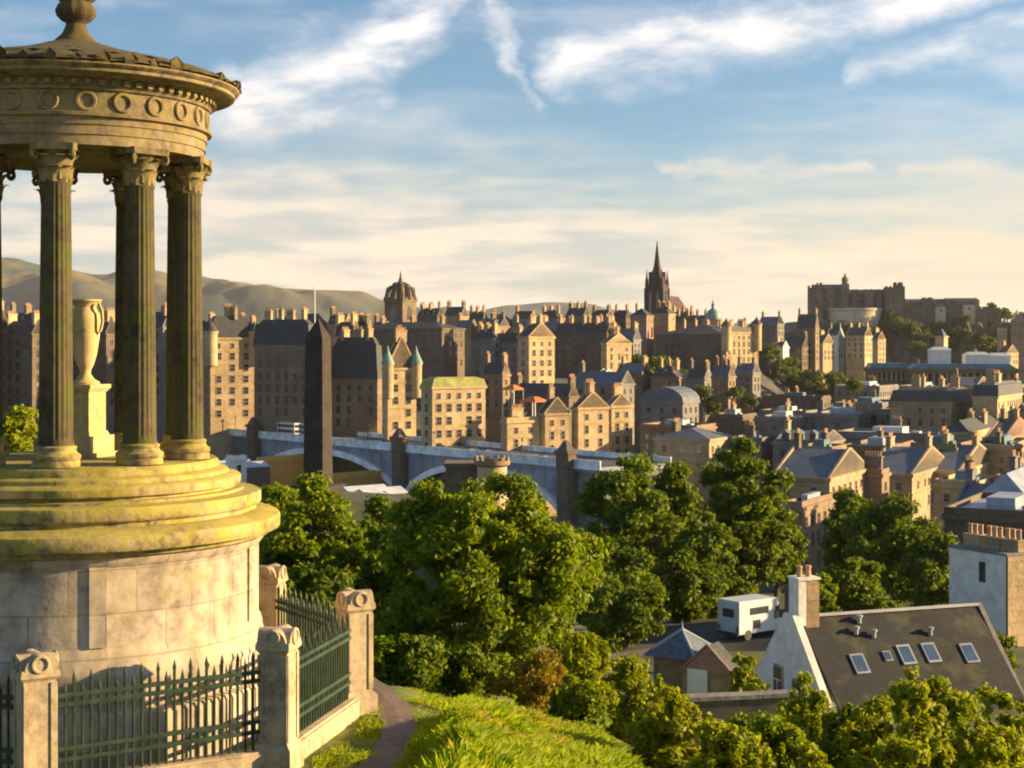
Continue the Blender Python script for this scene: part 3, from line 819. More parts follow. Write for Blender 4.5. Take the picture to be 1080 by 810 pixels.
# ------------------------------------------------------------------ north bridge
def build_bridge():
    A = Vector((xcol(212, 520), 520)); B = Vector((xcol(622, 362), 362))
    d = (B - A); L = d.length; d.normalize()
    ang = math.atan2(d.y, d.x)
    zt = EYE - 28.0
    br = thing('road_bridge', 'long grey blue iron road bridge with pale arch ribs crossing the valley', 'bridge', (A.x, A.y, zt), ang)
    paint = plain('grey_blue_bridge_paint', (0.20, 0.235, 0.29), 0.5, 0, 0.35, 0.15)
    pale = plain('pale_bridge_paint', (0.82, 0.82, 0.82), 0.5, 0, 0.2, 0.2)
    road = plain('bridge_asphalt', (0.06, 0.06, 0.062), 0.9, 0, 0.2, 0.3)
    par = plain('parapet_paint', (0.72, 0.77, 0.84), 0.5, 0, 0.3, 0.3)
    def s_of(px):
        t = (px - 540) / F; return (t * A.y - A.x) / (d.x - t * d.y)
    W = 22.0     # local -y is the side we see; deck runs from y = 0 to y = W
    b = MB(); b.box(-14, L + 4, 0.0, W, -1.5, 0.0); b.mat = 1; b.box(-14, L + 4, 0.35, W - 0.35, 0.001, 0.06)
    b.build('deck', [paint, road], br)
    for y in (0.0, W):
        b = MB(); y0, y1 = (y - 0.32, y - 0.02) if y == 0 else (y + 0.02, y + 0.32)
        b.box(-14, L + 4, y0, y1, -0.5, 1.2); b.box(-14, L + 4, y0 - 0.12, y1 + 0.12, 1.2, 1.4); b.box(-14, L + 4, y0 - 0.15, y1 + 0.15, -0.8, -0.5)
        x = -14
        while x < L + 3:
            b.box(x, x + 0.5, y0 - 0.1, y1 + 0.1, -0.45, 1.15); x += 3.2
        b.build('parapet', par, br)
    piers = [s_of(270), s_of(424), s_of(600)]
    spans = [(piers[0] + 2.7, piers[1] - 2.7), (piers[1] + 2.7, piers[2] - 2.7)]
    for s0, s1 in spans:
        n = 28; rise = 8.6; zc = -2.0
        cur = []
        for i in range(n + 1):
            x = s0 + (s1 - s0) * i / n; u = 2 * i / n - 1
            cur.append((x, zc - rise * (1 - math.sqrt(max(0, 1 - (u * 0.93) ** 2))) / (1 - math.sqrt(1 - 0.93 ** 2))))
        # spandrel: solid web between the arch and the deck
        for yy in (0.35, W - 0.9):
            sp = MB()
            for i in range(n):
                (xa, za), (xb, zb) = cur[i], cur[i + 1]
                sp.prism([(xa, za + .02), (xb, zb + .02), (xb, -1.505), (xa, -1.505)], yy, yy + 0.5)
            for i in range(1, n, 2):
                x, z = cur[i]
                sp.box(x - 0.22, x + 0.22, yy - 0.12, yy - 0.002, z + 0.5, -1.51)
            sp.build('spandrel', paint, br)
        for yy in (0.0, W * 0.33, W * 0.66, W - 0.8):
            rb = MB()
            for i in range(n):
                (xa, za), (xb, zb) = cur[i], cur[i + 1]
                rb.prism([(xa, za - 1.7), (xb, zb - 1.7), (xb, zb), (xa, za)], yy - 0.7 if yy == 0 else yy, yy + 0.33 if yy == 0 else yy + 0.7)
            rb.build('arch_rib', pale, br)
    for s in piers:
        b = MB(); b.box(s - 2.6, s + 2.6, -1.6, W + 1.6, -14, -0.9); b.box(s - 2.0, s + 2.0, -1.9, -1.61, -13.5, 1.0)
        b.box(s - 2.3, s + 2.3, -2.1, 0.36, -0.89, 2.6)
        b.cbox(s, -0.9, 2.601, 5.2, 3.2, 0.7); b.cbox(s, -0.9, 3.302, 3.8, 2.6, 2.4, 0.25)
        b.build('pier', WALL['soot'], br)
    # abutments
    b = MB(); b.box(piers[2] + 2.7, L + 4, 0.5, W - 0.5, -16, -1.51); b.build('abutment', WALL['grey'], br)
    b = MB(); b.box(-14, piers[0] - 2.7, 0.5, W - 0.5, -16, -1.51)
    for i in range(3): b.box(-9 + i * 6.5, -8 + i * 6.5, 0.1, 0.49, -13, -2)
    b.build('abutment', WALL['grey'], br)
    lampm = MB(); lampm.lathe([(0.12, 0), (0.07, 4.4)], 6); lampm.lathe([(0.05, 4.4), (0.25, 4.7), (0.2, 5.1), (0.0, 5.4)], 6)
    # traffic on the deck: each a vehicle of its own
    def at(s, y): return Vector((A.x + d.x * s - d.y * y, A.y + d.y * s + d.x * y, zt + 0.06))
    cols = [('white', (0.7, 0.7, 0.68)), ('dark blue', (0.03, 0.05, 0.12)), ('black', (0.02, 0.02, 0.022)), ('silver', (0.4, 0.41, 0.43)), ('red', (0.35, 0.03, 0.02))]
    mats = {n: plain('paint_' + n.replace(' ', '_'), c, 0.25, 0, 0.05) for n, c in cols}
    whm = MB(); whm.M = Matrix.Rotation(R(90), 4, 'X'); whm.lathe([(0.33, -0.1), (0.33, 0.1)], 12); wheel = whm.mesh('wheel', DARKM)
    def car(p, rz, cname, label):
        c = thing('car', label, 'car', p, rz, 'vehicles crossing the road bridge')
        b = MB(); b.prism([(-2.1, 0.3), (2.1, 0.3), (2.15, 0.75), (1.2, 0.92), (-2.0, 0.95)], -0.85, 0.85)
        b.build('body', mats[cname], c)
        b = MB(); b.prism([(-1.7, 0.952), (1.1, 0.93), (0.45, 1.45), (-1.2, 1.45)], -0.74, 0.74); b.build('cabin', GLASS, c)
        for x in (-1.35, 1.35):
            for y in (-0.8, 0.8): inst('wheel', wheel, c, (x, y, 0.33))
    def bus(p, rz, cname, label):
        c = thing('bus', label, 'bus', p, rz, 'vehicles crossing the road bridge')
        b = MB(); b.box(-5.4, 5.4, -1.25, 1.25, 0.35, 4.2); b.cbox(0, 0, 4.2, 10.6, 2.4, 0.12, 0.97); b.build('body', mats[cname], c)
        for z in (1.3, 2.9):
            b = MB(); b.box(-5.0, 5.0, -1.28, 1.28, z, z + 0.85); b.box(5.38, 5.43, -1.1, 1.1, z, z + 0.9); b.build('window_band', GLASS, c)
        for x in (-3.4, 3.2):
            for y in (-1.15, 1.15): inst('wheel', wheel, c, (x, y, 0.45), scale=(1.4, 1.4, 1.4))
    bus(at(s_of(293), 4), ang, 'white', 'white double decker bus on the far end of the bridge')
    bus(at(s_of(316), 4), ang, 'silver', 'silver double decker bus close behind the white bus on bridge')
    car(at(s_of(452), 4), ang, 'black', 'black car on the bridge just right of its middle pier')
    car(at(s_of(488), 4), ang, 'dark blue', 'dark blue car on bridge below the window grid facade')
    car(at(s_of(505), 4.2), ang, 'black', 'black car next to the dark blue car on bridge')
    car(at(s_of(395), 4.2), ang, 'silver', 'silver car on the bridge left of its middle pier')
    car(at(s_of(556), 4.2), ang, 'white', 'white car near the right end of the bridge')
    car(at(s_of(578), 4.2), ang, 'red', 'red car at the right end of the bridge')
    lm = lampm.mesh('bridge_lamp', DARKM)
    for i, px in enumerate((246, 292, 345, 385, 455, 500, 548)):
        o = bpy.data.objects.new('street_lamp', lm); COL.objects.link(o); p = at(s_of(px), 0.8); o.location = p
        tag(o, f'black lamp post on the bridge parapet, {ORD[i]} from the left end', 'street lamp', 'lamp posts along the bridge')
ORD = ['first', 'second', 'third', 'fourth', 'fifth', 'sixth', 'seventh', 'eighth', 'ninth', 'tenth', 'eleventh', 'twelfth', 'thirteenth', 'fourteenth', 'fifteenth', 'sixteenth', 'seventeenth', 'eighteenth', 'nineteenth', 'twentieth']
build_bridge()

# obelisk in the old burial ground
def build_obelisk():
    X, D = xcol(335.5, 250), 250; zb = gz(X, D) - 1.5
    o = thing('obelisk', 'tall dark stone obelisk rising in front of the bridge', 'obelisk', (X, D, zb), R(-20))
    m = stone('black_obelisk_stone', (0.055, 0.04, 0.03), (0.018, 0.014, 0.011), scale=0.35, course=1.3, fine=1.5)
    H = zrow(336, D) - zb
    b = MB(); b.cbox(0, 0, 0, 6.0, 6.0, 3.2); b.cbox(0, 0, 3.2, 6.6, 6.6, 0.5); b.build('base', m, o)
    b = MB(); b.cbox(0, 0, 3.7, 3.5, 3.5, H - 3.7 - 3.0, 0.86); b.cbox(0, 0, H - 3.0, 3.5 * 0.86, 3.5 * 0.86, 3.0, 0.03); b.build('shaft', m, o)
build_obelisk()

# round stone turret poking out behind the big tree
def build_turret():
    X, D = xcol(519, 215), 215; zb = gz(X, D) - 1; top = zrow(492, D) - zb
    t = thing('stone_tower', 'round pale stone tower with flat dark cap behind the big tree', 'tower', (X, D, zb))
    b = MB(); b.lathe([(2.4, 0), (2.2, top * 0.5), (2.05, top)], 28); b.lathe([(2.08, top * 0.86), (2.3, top * 0.88), (2.3, top * 0.9), (2.05, top * 0.92)], 28, cap=False); b.build('wall', WALL['cream'], t)
    b = MB(); b.lathe([(2.05, top), (2.5, top + 0.3), (2.55, top + 0.9), (2.35, top + 0.91), (2.3, top + 0.6), (0.0, top + 0.7)], 28, cap=False)
    for k in range(14):
        b.M = Matrix.Rotation(2 * math.pi * k / 14, 4, 'Z'); b.box(2.3, 2.55, -0.28, 0.28, top + 0.9, top + 1.4)
    b.M = Matrix.Identity(4); b.build('parapet', WALL['brown'], t)
    b = MB(); b.box(-6.5, 0, 1.5, 8, 0, top - 0.2); b.cbox(-3.25, 4.75, top - 0.2, 7.0, 7.0, 0.5); b.build('lower_wing', WALL['soot'], t)
build_turret()

# ------------------------------------------------------------------ the old town, left to right
T = dict
def hub():
    D = 912; X = xcol(693, D); zb = gz(X, D) - 4
    r = thing('church_spire', 'tall dark gothic church spire standing alone above the roofs', 'church', (X, D, zb), R(-25))
    m = stone('black_gothic_stone', (0.10, 0.06, 0.048), (0.045, 0.03, 0.026), scale=0.2, course=1.0)
    z1 = zrow(302, D) - zb; z2 = zrow(254, D) - zb; zm = zrow(290, D) - zb
    b = MB(); b.cbox(0, 0, 0, 11.0, 11.0, z1, 0.95)
    for k in range(4):
        b.M = Matrix.Rotation(R(90) * k, 4, 'Z'); 
        b.box(-0.5, 0.5, -5.6, -5.2, z1 * 0.35, z1 - 3)       # mullions of the belfry lights
        b.box(4.3, 5.9, 4.3, 5.9, 0, z1 - 1)                  # corner buttress
    b.M = Matrix.Identity(4); b.cbox(0, 0, z1, 11.2, 11.2, 0.9); t = b.build('tower', m, r)
    b = MB()
    for k in range(4):
        b.M = Matrix.Rotation(R(90) * k, 4, 'Z')
        for s in (-1, 1): b.prism([(s * 2.2 - 0.9, z1 * 0.45), (s * 2.2 + 0.9, z1 * 0.45), (s * 2.2 + 0.9, z1 - 5), (s * 2.2, z1 - 3.2), (s * 2.2 - 0.9, z1 - 5)], -5.5, -5.3)
    b.build('belfry_window', GLASS, t)
    for k in range(4):
        a = R(45) + R(90) * k
        b = MB(); b.lathe([(1.1, z1 - 0.5), (0.95, z1 + 4.0), (0.7, z1 + 4.2), (0.0, z1 + 10.5)], 6, (6.6 * math.cos(a), 6.6 * math.sin(a))); b.build('pinnacle', m, t)
    b = MB(); b.lathe([(5.2, z1 + 0.9), (4.6, z1 + 4.5), (3.4, zm), (2.3, zm + 4.5), (2.0, zm + 5.5), (1.0, zm + 13), (0.15, z2)], 8, smooth=False)
    for k in range(4):
        b.M = Matrix.Rotation(R(90) * k + R(22), 4, 'Z'); b.prism([(-0.9, z1 + 1), (0.9, z1 + 1), (0.9, z1 + 5), (0, z1 + 8.5), (-0.9, z1 + 5)], -4.9, -3.0)
    b.M = Matrix.Identity(4); b.build('spire', m, r)
    b = MB(); b.box(-6.5, 6.5, 5.7, 38, 0, z1 - 14); b.M = Matrix.Translation((0, 0, 0)); b.prism([(-7, z1 - 14), (7, z1 - 14), (0, z1 - 5)], 5.72, 38.2); b.build('nave', m, r)
hub()

def crown_church():
    D = 719; X = xcol(422.5, D); zb = gz(X, D) - 4
    r = thing('crown_steeple', 'church tower topped by an open stone crown of flying ribs under the hills', 'church', (X, D, zb), R(-34))
    m = stone('dark_steeple_stone', (0.25, 0.18, 0.115), (0.10, 0.075, 0.055), scale=0.2, course=1.0)
    z1 = zrow(318, D) - zb; zt = zrow(289, D) - zb
    b = MB(); b.cbox(0, 0, 0, 10.5, 10.5, z1); b.cbox(0, 0, z1, 11.4, 11.4, 0.8)
    for k in range(4):
        b.M = Matrix.Rotation(R(90) * k, 4, 'Z')
        for i in range(5): b.box(-5.5 + i * 2.4, -4.5 + i * 2.4, -5.7, -5.2, z1 + 0.8, z1 + 1.9)
    b.M = Matrix.Identity(4); t = b.build('tower', m, r)
    for k in range(3):
        b = MB(); b.M = Matrix.Rotation(R(90) * (k - 1), 4, 'Z'); b.prism([(-1.7, z1 - 8.5), (1.7, z1 - 8.5), (1.7, z1 - 4), (0, z1 - 2), (-1.7, z1 - 4)], -5.35, -5.25); b.build('belfry_window', GLASS, t)
    zc = zt - 4.5
    for k in range(8):
        a = R(45) * k; q = 6.3 if k % 2 else 5.2
        b = MB(); pts = []; rad = []
        for i in range(8):
            u = i / 7 * math.pi / 2
            pts.append((math.cos(a) * q * math.cos(u) ** 0.8 if u < 1.57 else 0, math.sin(a) * q * math.cos(u) ** 0.8 if u < 1.57 else 0, z1 + 1.0 + (zc - z1 - 1.0) * math.sin(u)))
            rad.append(1.25 - 0.3 * i / 7)
        b.tube(pts, rad, 6); b.lathe([(0.7, z1 + 0.9), (0.6, z1 + 4.2), (0.75, z1 + 4.3), (0.0, z1 + 7.2)], 6, (math.cos(a) * q, math.sin(a) * q)); b.build('crown_rib', m, r)
    b = MB(); b.lathe([(1.3, zc - 1.6), (1.5, zc), (1.1, zc + 1), (0.9, zc + 2.0), (0.6, zc + 2.6), (0.1, zt + 1.4)], 8); b.build('pinnacle', m, r)
crown_church()

# corner blocks: label, corner column, distance, left face, right face, eave row ...
OLD = [
 ('dark tenement with lit chimney seen between the first two temple columns', 34, 470, 30, 14, 352, T(wall='soot', roof='slate', rk='gable', rh=4, chim=2, ch_mat='cream', wr=6)),
 ('tall dark tenement half hidden by the leftmost temple column', -4, 470, 60, 14, 345, T(wall='soot', roof='slate', chim=2, ch_mat='tan', wr=6)),
 ('dark block seen beside the urn between temple columns', 112, 480, 40, 12, 352, T(wall='soot', roof='slate', chim=3, ch_mat='tan', wr=6)),
 ('grey block glimpsed between the two rightmost temple columns', 172, 500, 50, 14, 345, T(wall='grey', roof='slate', chim=2, ch_mat='tan', wr=6)),
 ('pale lower block left of the sunlit turreted building', 212, 520, 30, 6, 372, T(wall='brown', roof='blue', chim=1, wr=6)),
 ('tall sunlit cream building with corner turrets at the left end of the bridge', 222, 500, 7, 46, 356, T(wall='cream', roof='slate', rk='mansard', rh=7, chim=3, ch_mat='cream', yaw=-62, wr=7, bay=3.6,
      turret=[(-1, -1, 2.2, 2.0, 'slate', .6), (1, -1, 2.2, 2.0, 'slate', .6), (1, 1, 2.0, 2.0, 'slate', .6)], name='hotel')),
 ('broad dark mansard block with lit chimneys left of the obelisk', 327, 480, 59, 8, 364, T(wall='brown', roof='slate', rk='mansard', rh=8, chim=4, ch_mat='cream', dorm=6, wr=6)),
 ('dark block with tall steep slate mansard right of the obelisk', 398, 480, 48, 5, 400, T(wall='brown', roof='slate', rk='mansard', rh=13, chim=3, ch_mat='tan', dorm=4, wr=4)),
 ('small tan block peeping over the tall slate mansard', 372, 520, 20, 8, 355, T(wall='tan', roof='slate', chim=2, ch_mat='cream')),
 ('narrow sunlit building with stepped gable and green corner turrets beside bridge', 409, 462, 5, 30, 388, T(wall='cream', roof='slate', rk='gable', rh=9, chim=2, ch_mat='cream', yaw=-58, wr=5, bay=2.8,
      turret=[(1, -1, 1.7, 1.4, 'copper'), (1, 1, 1.7, 1.4, 'copper')], name='gabled_building')),
 ('long dark block with flat slate roof and a sunlit end below the crown steeple', 466, 600, 86, 24, 346, T(wall='soot', roof='slate', rk='hip', rh=2.6, chim=3, ch_mat='brown', wr=4)),
 ('sunlit cream building with a regular grid of windows and mossy roof edge', 456, 432, 12, 56, 408, T(wall='cream', roof='moss', rk='mansard', rh=2.6, chim=0, dorm=0, yaw=-55, wr=5, bay=3.1, storey=3.6, name='office_building')),
 ('tower block with a lit top storey behind the mossy roofed building', 521, 600, 24, 10, 357, T(wall='grey', roof='slate', rk='hip', rh=4, chim=3, ch_mat='cream', wr=5)),
 ('grey slab block right of the lit top storey block', 548, 600, 28, 5, 362, T(wall='grey', roof='slate', rk='gable', rh=4, chim=2, ch_mat='tan', wr=5)),
 ('tall yellow building with one dark side above the orange canopies', 558, 570, 12, 27, 355, T(wall='cream', roof='slate', rk='gable', rh=5, chim=2, ch_mat='cream', yaw=-48, wr=5)),
 ('dark tenement row right of the tall yellow building', 640, 690, 55, 8, 352, T(wall='soot', roof='slate', rk='gable', rh=5, chim=5, ch_mat='tan', dorm=4, wr=4)),
 ('sunlit tan block with arched dark front left of the spire trees', 640, 660, 6, 26, 362, T(wall='cream', roof='slate', rk='gable', rh=4, chim=2, ch_mat='tan', yaw=-50, wr=4)),
 ('grey block below the spire with a pale gable', 668, 690, 26, 8, 358, T(wall='grey', roof='blue', rk='gable', rh=5, chim=2, ch_mat='tan')),
 ('sunlit twin bay end standing before the right end of the huge dark block', 766, 745, 5, 32, 350, T(wall='cream', roof='brown', rk='mansard', rh=3, chim=2, ch_mat='cream', yaw=-52, wr=5, turret=[(-0.9, 1, 1.6, 3, 'brown', .5), (1, 1, 2.4, 4, 'brown', .5), (1, -1, 2.4, 3, 'brown', .5)])),  # lit end of the dark block: its sunlight is put into paler stone
 ('huge dark block below the copper dome', 762, 760, 70, 38, 352, T(wall='soot', roof='brown', rk='hip', rh=5, chim=5, ch_mat='rose', wr=5, yaw=-36, name='college')),
 ('slate roofed block right of the bay towers', 820, 900, 20, 7, 341, T(wall='grey', roof='blue', rk='gable', rh=4, chim=2)),
 ('brown tenement with red chimneys left of the copper dome', 742, 830, 40, 8, 340, T(wall='brown', roof='brown', rk='gable', rh=4, chim=5, ch_mat='rose')),
 ('row of roofs with many chimneys just right of the spire', 728, 860, 30, 6, 336, T(wall='rose', roof='brown', rk='gable', rh=4, chim=4, ch_mat='tan')),
 ('low sunlit warehouse beside the right end of the bridge', 535, 415, 6, 34, 444, T(wall='cream', roof='slate', rk='flat', rh=2, chim=1, yaw=-55, wr=4)),
 ('sunlit warehouse with dark gabled roof right of the low warehouse', 575, 420, 8, 26, 436, T(wall='tan', roof='slate', rk='gable', rh=4, chim=1, yaw=-55, wr=5)),
 ('bright cream warehouse with tall doors, third along the sunlit row', 610, 425, 7, 32, 430, T(wall='cream', roof='slate', rk='gable', rh=4, chim=2, ch_mat='cream', yaw=-55, wr=5)),
 ('cream stepped end of the sunlit warehouse row', 645, 440, 6, 22, 428, T(wall='cream', roof='blue', rk='gable', rh=3, chim=1, yaw=-55, wr=4)),
 ('dark slate roofed sheds behind the sunlit warehouses', 600, 500, 60, 10, 418, T(wall='soot', roof='slate', rk='gable', rh=4, chim=2, wr=3)),
 ('blue slate roofed shed with white wall above the warehouses', 655, 520, 50, 14, 405, T(wall='grey', roof='blue', rk='gable', rh=4, chim=1, wr=2)),
 ('small white walled house among slate roofs below the spire', 636, 540, 6, 12, 396, T(wall='white', roof='slate', rk='gable', rh=2, chim=0, yaw=-50, wr=2)),
 ('brown block behind the orange canopies', 530, 520, 22, 8, 395, T(wall='brown', roof='slate', rk='gable', rh=4, chim=2, wr=4)),
 ('market hall with grey front and curved pale roof right of the warehouses', 720, 470, 44, 17, 424, T(wall='grey', roof='blue', rk='barrel', rh=4.5, chim=0, wr=3, name='market_hall')),
 ('flat roofed annex in front of the curved market hall', 735, 430, 60, 20, 452, T(wall='brown', roof='lead', rk='flat', rh=2, chim=0, wr=2)),
]
for i, (lb, xc, D, wl, wr_, yt, kw) in enumerate(OLD):
    corner(lb, xc, D, wl, wr_, yt, group=None, seed=i, **kw)

# rows of roofs along the ridge: filler tenements, each one a building of its own
_f = random.Random(12)
def row(phrase, D, x0, x1, ys, step, walls, roofs, grp, wr=2, rh=(3, 5), yaw=YAW, jit=4, rks=('gable', 'gable', 'hip'), chim=(1, 3)):
    x = x0; i = 0
    while x < x1:
        st = step * _f.uniform(0.75, 1.3)
        t = (x - x0) / max(1, x1 - x0); yt = ys[0] + (ys[1] - ys[0]) * t + _f.uniform(-jit, jit)
        w = _f.choice(walls); rf = _f.choice(roofs)
        nm = dict(soot='sooty', brown='brown', tan='tan', cream='cream', grey='grey', white='white', rose='reddish')[w]
        rn = dict(slate='slate', blue='blue slate', brown='brown slate', lead='lead', pale='pale flat', copper='copper', teal='teal', moss='mossy')[rf]
        lb = f'{nm} {rn} roofed block, {ORD[i]} from left in {phrase}'
        DD = D * _f.uniform(0.97, 1.03)
        rk = 'flat' if rf in ('pale', 'lead', 'teal') else _f.choice(rks)
        corner(lb, x + st * 0.75, DD, st * 0.75, st * 0.32, yt, yaw=yaw + _f.uniform(-3, 3), wall=w, roof=rf, rk=rk, rh=2.2 if rk == 'flat' else _f.uniform(*rh),
               chim=_f.randint(*chim) if rk != 'flat' else 1, ch_mat=_f.choice(('tan', 'soot', 'brown', 'brown', 'soot')), wr=wr, group=grp, seed=i, dorm=_f.choice((0, 0, 3)))
        x += st * 1.02; i += 1
row('skyline row under the hills', 640, 236, 408, (348, 344), 24, ('soot', 'brown', 'grey', 'tan'), ('slate', 'brown'), 'skyline tenements under the hills', wr=1)
row('skyline row between steeple and spire', 800, 440, 690, (336, 334), 24, ('soot', 'brown', 'tan', 'rose'), ('slate', 'brown'), 'skyline tenements between steeple and spire', wr=1)
row('second row below the spire', 720, 480, 640, (348, 346), 26, ('soot', 'brown', 'tan'), ('slate', 'blue'), 'tenements in the second row below the spire', wr=2)
row('row behind the temple columns', 560, -40, 210, (340, 346), 40, ('soot', 'brown', 'grey'), ('slate',), 'tenements behind the temple columns', wr=2)
row('row above the market hall', 600, 650, 800, (392, 398), 30, ('brown', 'grey', 'soot'), ('slate', 'blue'), 'houses above the market hall', wr=2, jit=5)

# orange canopies on a terrace
for (px, py, D, s, lb) in ((541, 409, 500, 2.6, 'bright orange canopy on a terrace below tall grey block'), (563, 422, 480, 3.2, 'long orange canopy below the tall yellow building')):
    X = xcol(px, D); zb = zrow(py + 9, D)
    t = thing('canopy', lb, 'canopy', (X, D, zb), R(-40))
    b = MB(); b.cbox(0, 0, 2.4, s * 2, s * 2, 1.3, 0.3); b.box(-s, s, -s, s, 2.1, 2.399); b.build('awning', ROOF['orange'], t)
    b = MB()
    for sx in (-1, 1):
        for sy in (-1, 1): b.box(sx * s * .9 - .1, sx * s * .9 + .1, sy * s * .9 - .1, sy * s * .9 + .1, -14, 2.1)
    b.build('post', WHITEP, t)

# copper dome beside the spire
def copper_dome():
    D = 830; X = xcol(752, D); zb = gz(X, D) - 3; z1 = zrow(338, D) - zb
    t = thing('domed_tower', 'tower with a small green copper dome and lantern right of the spire', 'tower', (X, D, zb), R(-28))
    b = MB(); b.cbox(0, 0, 0, 9, 9, z1); b.cbox(0, 0, z1, 9.8, 9.8, 0.6); b.build('wall', WALL['tan'], t)
    b = MB(); b.lathe([(4.2, z1 + .6), (4.2, z1 + 1.6), (3.9, z1 + 3.2), (2.9, z1 + 5.0), (1.3, z1 + 6.2), (1.0, z1 + 6.4)], 16); d = b.build('dome', ROOF['copper'], t)
    b = MB(); b.lathe([(0.9, z1 + 6.3), (0.9, z1 + 8.2), (1.1, z1 + 8.3), (0.5, z1 + 9.4), (0.05, z1 + 11.5)], 8); b.build('lantern', ROOF['copper'], d)
copper_dome()

# pale flagpole over the skyline
def flagpole():
    D = 540; X = xcol(332, D); z0 = zrow(350, D)
    t = thing('flagpole', 'thin pale flagpole rising above the roofs beside the obelisk tip', 'flagpole', (X, D, z0 - 12))
    b = MB(); b.lathe([(0.28, 0), (0.16, 12 + (350 - 303) / F * D)], 8); b.build('pole', WHITEP, t)
    b = MB(); b.lathe([(0.0, 0.0), (0.3, 0.2), (0.3, 0.5), (0.0, 0.7)], 8); b.build('finial', WHITEP, t, (0, 0, 12 + (350 - 303) / F * D))
flagpole()

# ------------------------------------------------------------------ castle on its rock
ROCK = []
def build_rock():
    m, N, b, o = new_mat('castle_rock_basalt')
    co = pos(N); n = N.noise(N.map(co, (1, 1, 0.5)), 0.05, 6, 0.65); n2 = N.noise(co, 0.03, 5, 0.6)
    c = N.mix(N.mr(n, 0.35, 0.65), (0.055, 0.042, 0.03, 1), (0.22, 0.16, 0.10, 1))
    c = N.mix(N.mr(n2, 0.45, 0.62), c, (0.065, 0.075, 0.018, 1))
    N.put(b.inputs['Base Color'], c); b.inputs['Roughness'].default_value = 0.95; bump(N, b, n, 1.5, 0.8)
    D = 1210; nx, ny = 110, 60; vs = []; fs = []
    rn = random.Random(5); ph = [rn.uniform(0, 6.28) for _ in range(9)]
    def top(px):
        pr = [(790, 375), (815, 362), (835, 346), (853, 338), (955, 334), (1030, 330), (1060, 340), (1100, 352), (1160, 372)]
        for (a, ya), (b_, yb) in zip(pr[:-1], pr[1:]):
            if a <= px <= b_: return ya + (yb - ya) * (px - a) / (b_ - a)
    def rock_z(px, t):
        zt = (HY - top(px)) / F * D
        front = sstep(0.02, 0.36, t + 0.035 * math.sin(px * 0.11 + ph[0]) + 0.02 * math.sin(px * 0.31 + ph[1]))
        z = -48 + (zt + 48) * front * (1 - sstep(0.7, 1.0, t))
        return z + 2.2 * math.sin(px * 0.23 + t * 19 + ph[2]) * math.sin(t * 23 + px * 0.07) * math.sin(math.pi * min(1, front))
    ROCK.append(rock_z)
    for i in range(nx + 1):
        px = 790 + 370 * i / nx
        for j in range(ny + 1):
            t = j / ny; Y = D - 110 + 300 * t
            X = xcol(px, D)
            vs.append((X, Y, EYE + rock_z(px, t)))
    for i in range(nx):
        for j in range(ny):
            a = i * (ny + 1) + j; fs.append((a, a + ny + 1, a + ny + 2, a + 1))
    me = bpy.data.meshes.new('castle_rock'); me.from_pydata(vs, [], fs); me.materials.append(m)
    me.polygons.foreach_set('use_smooth', [True] * len(me.polygons)); me.update()
    ob = bpy.data.objects.new('terrain_castle_rock', me); ob.name = 'castle_rock'; COL.objects.link(ob); ob['kind'] = 'structure'
build_rock()

